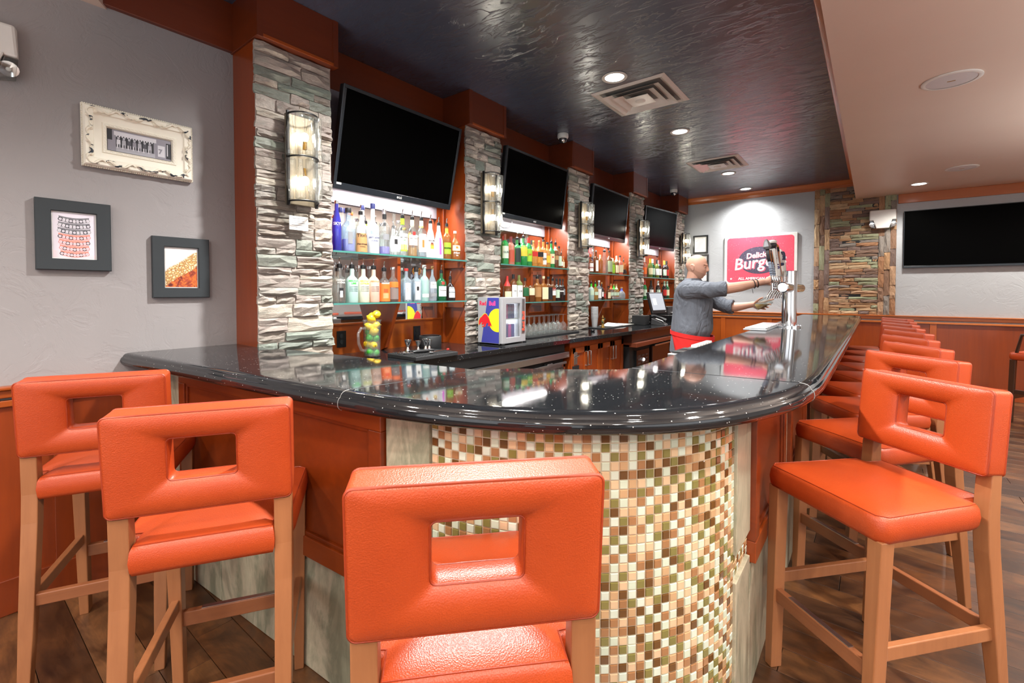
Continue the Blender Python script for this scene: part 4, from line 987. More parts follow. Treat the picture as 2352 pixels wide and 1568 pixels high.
def bottle(label, group, X, Y, z, kind, r, h, mat, labels=(), cap=None, square=0, words=(), neckfoil=None, liquid=None):
    """labels: (z0, z1, material, half-angle); words: (string, size, z, material)"""
    face = math.atan2(-Y, -X); a0 = face * .45   # front label turned toward the room
    t = thing('bottle', label, 'bottle', (X, Y, z), a0, group)
    o = bpy.data.objects.new('glass_body', bottle_mesh(kind, r, h, mat, square)); COL.objects.link(o); o.parent = t
    rr = r * (1.0 if not square else .945)
    prof = PROF[kind]
    def rad(zz):
        zz /= h
        for (ra, za), (rb, zb) in zip(prof, prof[1:]):
            if za <= zz <= zb and zb > za: return r * (ra + (rb - ra) * (zz - za) / (zb - za))
        return r
    if liquid:
        zl, lm = liquid; zl *= h; st = [(0, .006), (r * .9, .006)] + [(rad(k / 10 * zl) * .93, max(.008, k / 10 * zl)) for k in range(1, 11)] + [(0, zl)]
        key = ('liq', kind, r, h, lm.name, zl, square)
        if key not in BM: BM[key] = MB().lathe(st, 16).mesh('liquid', lm, 40)
        q = bpy.data.objects.new('liquid', BM[key]); COL.objects.link(q); q.parent = t
    for z0, z1, lm, ha in labels:
        key = ('lab', kind, r, h, z0, z1, lm.name, ha, square)
        if key not in BM:
            if square and ha < 1.2:
                wv = rr * (1.0 if square == 1 else .8); yv = math.tan(min(ha, .76)) * rr
                BM[key] = MB().box(rr + .0002, -yv, z0 * h, rr + .0012, yv, z1 * h).mesh('paper_label', lm)
            else:
                k = 6; zz = [z0 + (z1 - z0) * i / k for i in range(k + 1)]
                BM[key] = MB().lathe([(rad(q_ * h) + .0008, q_ * h) for q_ in zz], 16, (0, 0, 0), 0, -ha, ha).mesh('paper_label', lm, 50)
        q = bpy.data.objects.new('paper_label', BM[key]); COL.objects.link(q); q.parent = t
    for wd, sz, zz, wm in words:
        rw = (rad(zz) if not square else rr) + .0016
        if square: tx = text(wd, sz, wm, t, (rr + .0014, 0, zz), .0002, bold=sz * .02); tx.rotation_euler = (PI / 2, 0, PI / 2)
        else: text(wd, sz, wm, t, (0, 0, zz), .0002, cyl=(rw, 0), bold=sz * .02)
    nr = prof[-2][0] * r
    if neckfoil:
        zf, fm = neckfoil; key = ('foil', kind, r, h, zf, fm.name)
        if key not in BM: BM[key] = MB().lathe([(rad(q_ * h) + .0009, q_ * h) for q_ in [zf + (1.0 - zf) * i / 5 for i in range(6)]] + [(0, h + .0012)], 14).mesh('neck_foil', fm, 40)
        q = bpy.data.objects.new('neck_foil', BM[key]); COL.objects.link(q); q.parent = t
    if cap == 'pour':
        key = ('pour', round(nr, 4))
        if key not in BM:
            BM[key] = MB().lathe([(0, -.004), (nr * 1.02, -.004), (nr * 1.12, .004), (nr * 1.0, .02), (nr * .6, .024), (0, .024)], 12, mi=0).tube([(0, 0, .02), (0, 0, .036), (.003, .0, .05), (.010, 0, .064)], .0042, 8, mi=1).mesh('pourer', [M_BLACK, M_SPOUT], 40)
        q = bpy.data.objects.new('pourer', BM[key]); COL.objects.link(q); q.parent = t; q.location = (0, 0, h)
    elif cap:
        ch, cm = cap; key = ('cap', round(nr, 4), ch, cm.name)
        if key not in BM: BM[key] = MB().lathe([(0, -.001), (nr * 1.12, -.001), (nr * 1.16, .002), (nr * 1.16, ch - .003), (nr * 1.08, ch), (0, ch)], 14).mesh('cap', cm, 40)
        q = bpy.data.objects.new('cap', BM[key]); COL.objects.link(q); q.parent = t; q.location = (0, 0, h)
    return t
P_ = plain
gC = M_GLASS
gFrost = glassy('frosted_white_glass', (.90, .92, .94, 1), .62, rough=.3)
gBlue = glassy('cobalt_glass', (.10, .10, .62, 1), .35); gGreen = glassy('green_glass', (.05, .50, .14, 1), .38); gDkGreen = glassy('dark_green_glass', (.02, .20, .07, 1), .45)
gAmber = glassy('amber_spirit', (.62, .25, .05, 1), .34); gBrown = glassy('brown_spirit', (.30, .10, .03, 1), .42); gDark = glassy('dark_glass', (.035, .022, .02, 1), .6)
gGold = glassy('golden_spirit', (.85, .58, .18, 1), .25); gOlive = glassy('olive_glass', (.32, .40, .08, 1), .4); gTeal = glassy('pale_teal_glass', (.62, .86, .82, 1), .4); gIce = glassy('icy_blue_glass', (.74, .86, .95, 1), .2)
gPink = glassy('pink_tint', (.95, .62, .86, 1), .4); gPeach = glassy('peach_tint', (.95, .72, .60, 1), .55); gLemon = glassy('lemon_tint', (.92, .93, .80, 1), .55); gMint = glassy('mint_tint', (.66, .88, .84, 1), .55)
gRose = glassy('rose_wine', (.86, .40, .30, 1), .35); gViolet = glassy('violet_liquid', (.50, .44, .90, 1), .4)
lW = P_('label_white', S(232, 232, 228), .6); lC = P_('label_cream', S(224, 214, 176), .6); lT = P_('label_tan', S(176, 132, 82), .6); lK = P_('label_black', S(26, 26, 28), .5); lG = P_('label_green', S(20, 92, 52), .5)
lLime = P_('label_lime', S(150, 200, 50), .5); lYel = P_('label_yellow', S(226, 190, 60), .5); lR = P_('label_red', S(186, 40, 34), .5); lO = P_('label_orange', S(234, 112, 44), .5); lB = P_('label_navy', S(44, 52, 110), .5); lGr = P_('label_grey', S(130, 132, 136), .5)
lMint = P_('label_mint', S(190, 214, 190), .6); lPink = P_('label_magenta', S(222, 90, 214), .5); lBrG = P_('print_green', S(70, 214, 60), .5); lBrY = P_('print_yellow', S(214, 216, 50), .5); lBrO = P_('print_orange', S(244, 140, 70), .5)
cSil = P_('cap_silver', (.66, .67, .68, 1), .25, 1); cCork = P_('cap_cork', S(176, 134, 84), .7); cBlk = lK; cNavy = lB; cGold = P_('cap_gold', (.75, .55, .22, 1), .3, 1)
def sy(): pass
XF, XB = -2.735, -2.86
G1U, G1L = 'bottles on the upper shelf under the nearest television', 'bottles on the lower shelf under the nearest television'
z = SHZ[0][0]
bottle('tall cobalt blue bottle with white lettering at the column end', G1U, XF, 1.668, z, 'tall', .029, .307, gBlue, cap=(.02, cSil), words=[('SKYY', .026, .175, lW)])
bottle('broad clear bottle with icy blue base and black cap', G1U, XF, 1.752, z, 'vodka', .044, .262, gIce, cap=(.028, cBlk), liquid=(.32, gViolet), labels=[(.2, .5, lGr, .35)])
bottle('clear vodka bottle with a tan label and pourer', G1U, XF, 1.846, z, 'bell', .042, .262, gC, [(.02, .5, lT, 1.15)], 'pour', words=[("Tito's", .032, .115, P_('ink_brown', S(52, 30, 18), .6)), ('Handmade', .017, .058, P_('ink_brown', S(52, 30, 18), .6)), ('VODKA', .011, .04, P_('ink_brown', S(52, 30, 18), .6))])
bottle('tall frosted white vodka bottle with blue cap and blue lettering', G1U, XF, 1.943, z, 'goose', .0425, .312, gFrost, cap=(.036, cNavy), words=[('GREY GOOSE', .0145, .11, lB), ('VODKA', .014, .088, lB)], labels=[(.43, .5, P_('label_pale_blue', S(150, 166, 210), .5), .7)])
bottle('clear bottle with a dark round seal and violet base', G1U, XF, 2.040, z, 'shoulder', .038, .288, gC, [(.36, .5, lGr, .6)], (.036, cSil), liquid=(.2, gViolet), neckfoil=(.88, lK))
bottle('glass stoppered bottle with a black bird on its white label', G1U, XF, 2.124, z, 'squat', .040, .262, gC, [(.1, .52, lW, .9), (.3, .44, lK, .3)], (.04, gC))
bottle('clear rum bottle with lime green neck label and red seal', G1U, XF, 2.200, z, 'shoulder', .038, .282, gC, [(.16, .58, lW, 1.0), (.82, .98, lLime, 3.1), (.12, .3, lLime, .7)], 'pour', words=[('BACARDI', .0135, .135, lK), ('LIME', .012, .115, lBrG)])
bottle('clear rum bottle with gold liquid low inside and red seal', G1U, XF, 2.292, z, 'shoulder', .038, .282, gC, [(.3, .58, lW, 1.0), (.82, .98, lC, 3.1), (.56, .66, lR, .3)], 'pour', words=[('BACARDI', .0135, .135, lK), ('GOLD', .012, .115, lK)], liquid=(.24, gGold))
bottle('clear bottle with an orange hand mark beside the gold rum', G1U, XF, 2.382, z, 'shoulder', .038, .288, gC, [(.14, .62, lW, .9), (.26, .46, lO, .22), (.84, .97, lW, 3.1)], 'pour', liquid=(.2, gIce))
bottle('opaque white coconut rum bottle with a palm badge', G1U, XF, 2.474, z, 'bell', .0385, .274, P_('white_bottle', S(236, 236, 234), .3), [(.26, .4, lYel, .4), (.34, .44, P_('label_brown', S(110, 50, 30), .5), .3)], 'pour', words=[('MALIBU', .017, .135, P_('ink_brown', S(52, 30, 18), .6))])
bottle('frosted bottle with a magenta stripe', G1U, XF, 2.562, z, 'bell', .037, .268, gFrost, [(.12, .62, lPink, .24)], 'pour')
bottle('amber rum bottle with a yellow green label', G1U, XF, 2.650, z, 'shoulder', .034, .27, gAmber, [(.16, .5, lLime, 1.0), (.3, .36, lK, 1.0), (.78, .93, lYel, 3.1)], 'pour', liquid=(.6, gBrown))
bottle('short round amber flask with white raised lettering', G1U, XF, 2.745, z, 'squat', .044, .222, gAmber, [(.34, .54, lC, .9), (.42, .5, lO, .25)], (.018, lW), liquid=(.34, gAmber), words=[('PYRAT', .02, .055, lW), ('XO', .014, .035, lW)])
bottle('clear bottle with navy cap behind the cobalt bottle', G1U, XB, 1.772, z, 'vodka', .036, .28, gC, cap=(.03, cNavy))
bottle('clear bottle with an orange cap in the back row', G1U, XB, 1.85, z, 'vodka', .036, .27, gC, cap=(.02, lO))
bottle('second frosted white bottle with blue cap in the back row', G1U, XB, 1.945, z, 'goose', .041, .318, gFrost, cap=(.034, cNavy))
bottle('plain clear bottle behind the bottle with the dark seal', G1U, XB, 2.04, z, 'vodka', .037, .27, gC, cap=(.018, cSil))
bottle('plain clear bottle behind the lime rum', G1U, XB, 2.26, z, 'vodka', .037, .26, gC, cap=(.018, cSil))
bottle('plain clear bottle behind the white coconut rum', G1U, XB, 2.49, z, 'vodka', .037, .25, gC, cap=(.018, lYel))
z = SHZ[0][1]
MSC = P_('ink_grey', S(70, 74, 80), .6)
def absol(label, Y, gl, wm, w1, w2, x=XF, low=None):
    t = bottle(label, G1L, x, Y, z, 'vodka', .0405, .232, gl, cap='pour', words=[(w1, .0165, .145, wm), (w2, .0165, .128, wm)][:2 if w2 else 1] + [('Country of Sweden', .0075, .108 - .010 * k, MSC) for k in range(4)])
    return t
bottle('clear vodka bottle with black blots and white block letters', G1L, XF, 1.684, z, 'vodka', .0405, .232, gC, [(.24, .42, lK, .35), (.16, .34, lW, .22)], 'pour', words=[('ABSOLUT', .015, .148, lW), ('VODKA', .015, .132, lW)])
absol('frosted mint green vodka bottle with bright green lettering', 1.776, gMint, lBrG, 'ABSOLUT', 'LIME')
absol('frosted pale vodka bottle with yellow lettering', 1.863, gLemon, lBrY, 'ABSOLUT', 'CITRON')
absol('frosted peach vodka bottle with orange lettering', 1.946, gPeach, lBrO, 'ABSOLUT', '')
bottle('vodka bottle with an orange patchwork label', G1L, XF, 2.034, z, 'vodka', .0405, .222, gC, [(.02, .6, lO, 1.3), (.12, .28, P_('label_coral', S(240, 150, 104), .5), .5), (.3, .42, P_('label_deep_orange', S(222, 76, 32), .5), .4)], 'pour', words=[('ABSOLUT', .015, .132, lW)])
bottle('vodka bottle with an orange band and silver cap by the bracket', G1L, XF, 2.112, z, 'vodka', .038, .232, gC, [(.45, .62, lO, 1.0), (.08, .42, P_('label_smoke', S(120, 108, 104), .5), 1.0)], (.018, cSil))
bottle('square clear gin bottle with red cap', G1L, XF, 2.232, z, 'shoulder', .038, .228, gIce, [(.06, .60, lW, .5), (.3, .45, lGr, .3)], (.018, lR), 1)
bottle('square clear gin bottle with an oval badge and black collar', G1L, XF, 2.327, z, 'shoulder', .038, .225, gIce, [(.06, .66, lW, .5), (.36, .5, lK, .25)], (.04, cBlk), 1)
bottle('round pale teal gin bottle with a tall white neck', G1L, XF, 2.409, z, 'vodka', .036, .255, gTeal, [(.12, .22, lW, .8)], (.024, lW))
bottle('clear gin bottle with cork and small white label', G1L, XF, 2.492, z, 'squat', .036, .25, gIce, [(.40, .60, lW, .8), (.14, .24, lGr, .8)], (.024, cCork), words=[('OXLEY', .014, .13, lK)])
bottle('green gin bottle with a red seal and white label', G1L, XF, 2.588, z, 'flask', .041, .225, gDkGreen, [(.16, .52, lW, .9), (.58, .68, lR, .3)], 'pour', words=[('Tanqueray', .014, .085, lK)])
bottle('squat dark apothecary gin bottle with a pale diamond label', G1L, XF, 2.688, z, 'squat', .043, .178, gDark, [(.14, .62, P_('label_pale_blue_grey', S(196, 208, 210), .6), .65)], 'pour', words=[("HENDRICK'S", .0125, .068, MSC)])
for k, (Y, cm, lb) in enumerate([(1.72, cSil, 'clear spare bottle behind the mint vodka'), (1.82, cSil, 'clear spare bottle behind the pale lemon vodka'), (1.91, cSil, 'clear spare bottle behind the peach vodka'), (2.0, cSil, 'clear spare bottle behind the patchwork vodka'), (2.28, lW, 'clear spare bottle behind the square gins'), (2.45, cCork, 'corked spare bottle behind the teal gin')]):
    bottle(lb, G1L, XB, Y, z, 'vodka', .036, .236, gC, cap=(.02, cm))
# second bay: whiskies
G2U, G2L = 'bottles on the upper shelf under the second television', 'bottles on the lower shelf under the second television'
z = SHZ[1][0]
R2 = [(3.405, 'green bottle with cream label and brown capsule', 'shoulder', .037, .285, gGreen, [(.2, .6, lMint, 1.1)], None, (.8, P_('foil_brown', S(110, 62, 44), .5)), 'GLEN'),
 (3.500, 'clear bottle with a red brown label and capsule', 'shoulder', .036, .27, gRose, [(.1, .52, P_('label_brick', S(170, 74, 52), .5), 1.0)], None, (.8, P_('foil_wine', S(120, 46, 50), .5)), None),
 (3.596, 'green whiskey bottle with a black label and pourer', 'shoulder', .039, .25, gGreen, [(.12, .66, P_('label_dark_green', S(30, 44, 40), .5), .9)], 'pour', None, None),
 (3.697, 'green bottle with a big yellow label and pourer', 'flask', .042, .275, gGreen, [(.34, .72, lYel, 1.1)], 'pour', None, None),
 (3.785, 'green scotch bottle with yellow green label and red capsule', 'shoulder', .038, .285, gGreen, [(.16, .6, lLime, 1.1)], None, (.82, lR), 'J&B'),
 (3.875, 'square amber scotch bottle with a slanted red label', 'flask', .036, .245, gGold, [(.42, .62, lR, .8)], (.02, cGold), None, None),
 (3.975, 'square amber scotch bottle with a slanted black label', 'flask', .036, .255, gGold, [(.40, .6, lK, .8)], (.02, cGold), None, None),
 (4.055, 'clear spirit bottle with a white and black label', 'shoulder', .034, .27, gGold, [(.1, .55, lW, .8), (.26, .36, lK, .8)], (.02, cBlk), None, None),
 (4.130, 'slender golden whiskey bottle with black cap', 'shoulder', .034, .25, gGold, [(.2, .5, lYel, .8)], (.02, cBlk), None, None),
 (4.208, 'green Irish whiskey bottle with a pale yellow label', 'shoulder', .036, .265, gGreen, [(.16, .56, lC, 1.0), (.4, .46, lR, .3)], 'pour', None, None),
 (4.290, 'dark whisky bottle with banded neck and pourer', 'shoulder', .036, .26, gBrown, [(.34, .52, lT, .9), (.74, .9, lC, 3.1)], 'pour', None, None),
 (4.362, 'stout brown bottle with mint white label', 'flask', .032, .225, gBrown, [(.12, .6, lMint, .9)], (.02, cBlk), None, None),
 (4.413, 'slim amber liqueur bottle with pourer', 'shoulder', .018, .156, gAmber, [(.2, .5, lW, .9)], 'pour', None, None),
 (4.452, 'tiny bottle with a cream label at the end of the shelf', 'flask', .017, .128, gGold, [(.14, .6, lC, 1.0)], (.012, cSil), None, None)]
def lay(rows, G, X, z):
    for Y, lb, kind, r, h, gl, labs, cap, foil, wd in rows:
        bottle(lb, G, X, Y, z, kind, r, h, gl, labs, cap, 1 if 'square' in lb else 0, [(wd, .026, h * .4, lR if wd == 'J&B' else MSC)] if wd else [], foil)
lay(R2, G2U, XF, z)
for Y, lb, gl, fm in ((3.55, 'green back row bottle with a red capsule', gGreen, lR), (3.84, 'green back row bottle with a gold capsule', gGreen, lC), (4.02, 'clear back row bottle with a black capsule', gC, lK), (4.15, 'amber back row bottle with a red capsule', gGold, lR)):
    bottle(lb, G2U, XB, Y, z, 'shoulder', .036, .29, gl, neckfoil=(.84, fm), labels=[(.2, .5, lC, .8)])
z = SHZ[1][1]
R2L = [(3.442, 'bourbon bottle with dripping red wax neck', 'squat', .042, .25, gBrown, [(.12, .42, lC, 1.0)], None, (.62, lR), None),
 (3.537, 'dark bottle numbered ten on white, clear neck', 'shoulder', .037, .27, gBrown, [(.1, .62, lW, .8)], None, (.84, lK), '10'),
 (3.627, 'tall bottle numbered one hundred on white', 'shoulder', .038, .265, gOlive, [(.08, .62, lW, .9)], None, None, '100'),
 (3.727, 'flat flask with a dark green label and black cap', 'flask', .040, .21, gBrown, [(.28, .68, lG, .9)], (.03, cBlk), None, None),
 (3.830, 'flat flask with a cream label and black cap', 'flask', .040, .21, gBrown, [(.32, .66, lC, .9)], (.03, cBlk), None, None),
 (3.945, 'broad bourbon bottle with kraft label and pourer', 'shoulder', .042, .24, gAmber, [(.2, .62, lT, 1.1)], 'pour', None, None),
 (4.060, 'square whiskey bottle with a cream label', 'flask', .040, .24, gAmber, [(.1, .62, lC, .9)], (.026, lC), None, None),
 (4.150, 'square black label whiskey bottle', 'shoulder', .036, .24, gBrown, [(.08, .62, lK, .9)], (.024, cBlk), None, None),
 (4.235, 'whiskey bottle with red and white label and pourer', 'shoulder', .036, .225, gBrown, [(.28, .58, lW, .9), (.5, .62, lR, .9)], 'pour', None, None),
 (4.315, 'dark bottle with a slashed white label', 'flask', .036, .22, gDark, [(.16, .56, lMint, .8)], (.026, cBlk), None, None),
 (4.388, 'square dark bottle with a thin white band', 'flask', .034, .22, gDark, [(.46, .52, lW, .9)], (.026, cBlk), None, None),
 (4.448, 'dark bottle with grey label beside the stone column', 'flask', .026, .22, gDark, [(.3, .6, lGr, .9)], (.026, cBlk), None, None)]
lay(R2L, G2L, XF, z)
# third bay
G3U, G3L = 'bottles on the upper shelf under the third television', 'bottles on the lower shelf under the third television'
z = SHZ[2][0]
lay([(5.090, 'dark rum bottle with white label and orange cap', 'flask', .036, .20, gBrown, [(.1, .6, lW, .9), (.28, .36, lR, .9)], (.03, lO), None, None),
 (5.230, 'tall dark bottle with blue white strip label', 'shoulder', .034, .27, gBrown, [(.1, .6, lW, .6)], (.02, cSil), None, None),
 (5.345, 'amber bottle with white capsule', 'shoulder', .034, .24, gAmber, [], None, (.8, lC), None),
 (5.462, 'large clear faceted decanter with amber inside', 'bell', .050, .285, gC, [], 'pour', None, None),
 (5.600, 'broad bottle with a pale green label', 'flask', .044, .29, gBrown, [(.1, .6, P_('label_sage', S(150, 164, 128), .6), 1.0)], (.02, cBlk), None, None),
 (5.711, 'slim bottle with a lime label', 'shoulder', .030, .215, gOlive, [(.1, .6, lLime, .9)], None, (.8, lC), None),
 (5.824, 'dark bottle with a long pale neck', 'shoulder', .032, .255, gBrown, [(.1, .5, lC, .9)], None, (.66, lC), None),
 (5.930, 'rosy bottle with a cream square label', 'shoulder', .036, .245, gRose, [(.14, .55, lC, .9)], (.02, cBlk), None, None),
 (6.045, 'small red liqueur bottle with pourer', 'squat', .034, .19, gAmber, [(.1, .4, lK, .9)], 'pour', None, None),
 (6.100, 'low round amber bottle with a black mark', 'squat', .026, .15, gAmber, [(.14, .4, lK, .4)], (.016, cCork), None, None)], G3U, XF, z)
z = SHZ[2][1]
lay([(5.110, 'tequila bottle with green stopper against the column', 'flask', .036, .20, gMint, [(.3, .6, lMint, .8)], 'pour', (.82, lBrG), None),
 (5.220, 'second tequila bottle with green stopper', 'flask', .036, .20, gGold, [(.3, .5, lMint, .8)], 'pour', (.82, lBrG), None),
 (5.315, 'tall clear tequila bottle with bluish label', 'shoulder', .033, .225, gIce, [(.1, .6, lW, .8)], (.02, lW), None, None),
 (5.390, 'dark coffee tequila bottle with cork', 'flask', .030, .20, gDark, [(.2, .5, lW, .4)], (.024, cCork), None, None),
 (5.450, 'small red labelled bottle beside the bracket', 'shoulder', .024, .13, gBrown, [(.2, .6, lR, .9)], (.012, lR), None, None),
 (5.590, 'dark bottle with a pale label left of the silver tray', 'shoulder', .028, .16, gBrown, [(.1, .6, lC, .9)], (.016, cBlk), None, None)], G3L, XF, z)
tr = thing('display_tray', 'grey display tray under three round tequila bottles', 'tray', (XF, 5.74, z)); MB().box(-.05, -.12, 0, .05, .12, .034).obj('tray', M_STEEL, tr, bevel=.004)
for Y, lb, gl, cm in ((5.66, 'round tequila bottle with an orange neck ribbon on the tray', gC, lO), (5.745, 'round tequila bottle with a green neck ribbon on the tray', gC, lBrG), (5.825, 'smaller round tequila bottle at the right of the tray', gGold, lC)):
    bottle(lb, 'round tequila bottles on the tray', XF, Y, z + .035, 'squat', .036, .15, gl, [(.1, .4, lMint, .6)], (.022, cCork), 0, [], (.66, cm))
bottle('patterned round decanter with a blue neck', G3L, XF, 5.99, z, 'squat', .05, .148, glassy('patterned_glass', (.5, .5, .52, 1), .5), [(.12, .5, lGr, 1.0)], (.018, cCork), 0, [], (.74, P_('neck_blue', S(90, 100, 190), .5)))
# fourth bay: wine
G4U, G4L = 'wine bottles on the upper shelf under the farthest television', 'wine bottles on the lower shelf under the farthest television'
z = SHZ[3][0]
WN = [(6.79, gRose, lO, lW, 'rose wine bottle with an orange label by the column'), (6.89, gDkGreen, lC, lK, 'green wine bottle with a cream label and thin dark neck'), (7.03, gOlive, lC, lYel, 'olive wine bottle with a yellow capsule'), (7.13, gDkGreen, lMint, lW, 'green wine bottle with a white capsule'),
 (7.22, gDark, P_('label_russet', S(140, 80, 50), .6), lR, 'red wine bottle with a russet label'), (7.31, gOlive, lW, lK, 'yellow green wine bottle with a white label'), (7.42, gDark, lW, P_('foil_wine', S(120, 46, 50), .5), 'red wine bottle with wine coloured capsule and white label'), (7.53, gDark, lW, lC, 'dark wine bottle with a cream capsule'),
 (7.65, gDark, lMint, lYel, 'dark wine bottle with a gold capsule'), (7.755, gDark, lR, lK, 'dark wine bottle with a small red label'), (7.86, gDark, lW, lK, 'dark wine bottle at the far end of the upper shelf')]
for k, (Y, gl, lm, fm, lb) in enumerate(WN): bottle(lb, G4U, XF - (.05 if k % 3 == 1 else 0), Y, z, 'wine', .0375, .295, gl, [(.16, .5, lm, 1.2)], None, 0, [], (.78, fm))
z = SHZ[3][1]
WN = [(6.80, gGreen, lMint, lR, 'green bottle with a red capsule behind the till screen'), (6.93, gBrown, lW, P_('foil_lilac', S(120, 116, 140), .5), 'brown bottle with a lilac capsule behind the till screen'), (7.07, gDark, lW, lK, 'dark bottle with black capsule beside the bracket'),
 (7.37, gDark, lMint, lW, 'first white capped red wine right of the bracket'), (7.50, gDark, lW, lW, 'tallest white capped red wine right of the bracket'), (7.66, gDark, lR, lMint, 'white capped wine with a red slashed label'), (7.79, gDkGreen, lC, lMint, 'last white capped wine on the lower shelf')]
for k, (Y, gl, lm, fm, lb) in enumerate(WN): bottle(lb, G4L, XF - (.05 if k % 3 == 1 else 0), Y, z, 'wine', .0375, .285, gl, [(.16, .5, lm, 1.2)], None, 0, [], (.76, fm))

# ---------------------------------------------------------------- on the back counter
zc = ZCT
def outlet(y, zz, lb):
    o = thing('power_outlet', lb, 'outlet', M=WL(y, zz, XW + .0185), group='black power outlets under the mirror')
    MB().box(-.036, -.058, 0, .036, .058, .006).obj('plate', M_BLACK, o, bevel=.002)
    for s in (-.02, .02): MB().lathe([(0, .006), (.016, .006), (.016, .009), (0, .009)], 18).xf(Matrix.Translation((0, s, 0))).obj('socket', M_BLACKM, o)
outlet(1.828, 1.075, 'black power outlet behind the fruit pitcher'); outlet(2.516, 1.07, 'black power outlet behind the jigger mat')
# pitcher of lemons and limes
px_, py_ = -2.67, 1.885
pt = thing('glass_pitcher', 'glass pitcher heaped with lemons and limes', 'pitcher', (px_, py_, zc))
MB().lathe([(0, 0), (.052, 0), (.056, .004), (.054, .03), (.058, .235), (.064, .25), (.0625, .25), (.056, .235), (.051, .03), (.05, .010), (0, .010)], 28).obj('glass_wall', M_GLASS, pt, 50)
MB().tube([(-.02 + .02 + .0, -.055, .195), (-.0, -.085, .20), (-.0, -.108, .165), (-.0, -.105, .10), (-.0, -.085, .055), (0, -.054, .045)], .010, 10).obj('handle', M_GLASS, pt, 60)
def fruitmat(name, c1, c2):
    n = NT(name); n.base(n.mix(n.noise(30, 2), c1, c2)); n.set(Roughness=.35); v = n.add('ShaderNodeTexVoronoi'); v.inputs['Scale'].default_value = 260; n.ln(n.coord(), v.inputs['Vector']); n.bump(v.outputs['Distance'], .2, .001); return n.m
MLEM, MLIM = fruitmat('lemon_skin', S(232, 190, 24), S(244, 208, 50)), fruitmat('lime_skin', S(40, 150, 34), S(70, 180, 56))
LP = [(0, -.0), (.3, .0)]
lem = MB().lathe([(0, -.036), (.004, -.034), (.006, -.031), (.015, -.026), (.025, -.014), (.0275, 0), (.025, .014), (.015, .026), (.006, .031), (.004, .034), (0, .036)], 16).mesh('lemon', MLEM, 60)
lim = MB().lathe([(0, -.029), (.004, -.027), (.014, -.023), (.023, -.012), (.0255, 0), (.023, .012), (.014, .023), (.004, .027), (0, .029)], 16).mesh('lime', MLIM, 60)
stem = MB().ball((0, 0, .0355), .003, 6, 4).mesh('stem_end', P_('fruit_stem', S(110, 100, 40), .7), 60)
FR = [('lime', -.024, -.012, .030), ('lime', .020, .014, .028), ('lime', .012, -.026, .036), ('lemon', -.020, .016, .078), ('lemon', .024, -.008, .078), ('lemon', -.008, -.030, .090), ('lime', -.022, .0, .128), ('lime', .022, .012, .126), ('lime', .008, -.028, .132), ('lime', .0, .022, .168), ('lime', -.024, -.010, .168), ('lemon', .026, -.004, .172), ('lemon', -.004, -.020, .208), ('lemon', .010, .022, .214), ('lemon', -.024, .008, .222), ('lemon', .006, -.010, .262), ('lemon', -.018, .016, .272), ('lemon', .020, .022, .288)]
q = random.Random(9)
nf = {'lemon': 0, 'lime': 0}
LF_ = {'lime': ['at the bottom of the pitcher', 'low in the pitcher on the right', 'low in the pitcher at the front', 'in the middle band of the pitcher at left', 'in the middle band of the pitcher at right', 'in the middle band of the pitcher at the front', 'high in the green band at the back', 'high in the green band at left'], 'lemon': ['just above the bottom limes at left', 'just above the bottom limes at right', 'just above the bottom limes by the handle', 'resting on the green band of limes at right', 'under the pitcher rim by the handle', 'under the pitcher rim at the back', 'under the pitcher rim at left', 'on top of the pitcher, lowest of the heap', 'on top of the pitcher at left', 'topmost on the heaped pitcher']}
for kind, x, y, zz in FR:
    o = bpy.data.objects.new(kind, lem if kind == 'lemon' else lim); COL.objects.link(o); o.location = (px_ + x, py_ + y, zc + zz); o.rotation_euler = (q.uniform(.9, 2.2), q.uniform(-.4, .4), q.uniform(0, 6.28))
    tag(o, ('yellow lemon ' if kind == 'lemon' else 'green lime ') + LF_[kind][nf[kind]], kind, kind + 's in the glass pitcher'); nf[kind] += 1
    e = bpy.data.objects.new('stem_end', stem); COL.objects.link(e); e.parent = o
    if kind == 'lime': e.location = (0, 0, -.007)
# bar mat and tools
mt = thing('bar_mat', 'thick black rubber bar mat under the jiggers', 'mat', (-2.415, 2.115, zc), math.radians(-1))
MB().box(-.15, -.185, 0, .15, .185, .026).obj('mat_body', M_RUBBER, mt, bevel=.004)
rb = MB()
for k in range(15): rb.box(-.14, -.18 + k * .024, .026, .14, -.168 + k * .024, .0285)
o = rb.obj('ribs', M_RUBBER, mt); o['kind'] = 'stuff'
zm = zc + .0287
JG = [((-2.48, 2.035), 1.1, 'largest steel jigger at the left of the mat'), ((-2.485, 2.13), .9, 'small steel jigger second from the left on the mat'), ((-2.43, 2.15), 1.12, 'tall steel jigger in the middle of the mat'), ((-2.46, 2.21), .95, 'steel jigger at the right of the mat')]
for (x, y), s, lb in JG:
    j = thing('jigger', lb, 'jigger', (x, y, zm), group='steel jiggers on the bar mat')
    MB().lathe([(0, .0), (.016 * s, 0), (.0165 * s, .002), (.007 * s, .03 * s), (.006 * s, .034 * s), (0, .034 * s)], 18).obj('small_cup', M_CHROME, j, 40)
    MB().lathe([(.006 * s, .034 * s), (.010 * s, .042 * s), (.022 * s, .078 * s), (.0235 * s, .0785 * s), (.020 * s, .077 * s), (.005 * s, .04 * s)], 18).obj('large_cup', M_CHROME, j, 40)
sp_ = thing('peeler', 'black handled peeler lying on the bar mat', 'peeler', (-2.385, 2.09, zm), math.radians(72))
MB().tube([(-.075, 0, .011), (-.04, 0, .012), (.06, 0, .012), (.075, 0, .011)], .011, 10, radii=[.007, .012, .012, .008]).obj('handle', M_BLACK, sp_, 50)
MB().box(-.14, -.008, .006, -.074, .008, .009).obj('blade', M_CHROME, sp_)
sp2 = thing('bar_spoon', 'steel bar spoon with a red tip on the mat', 'spoon', (-2.34, 2.20, zm), math.radians(100))
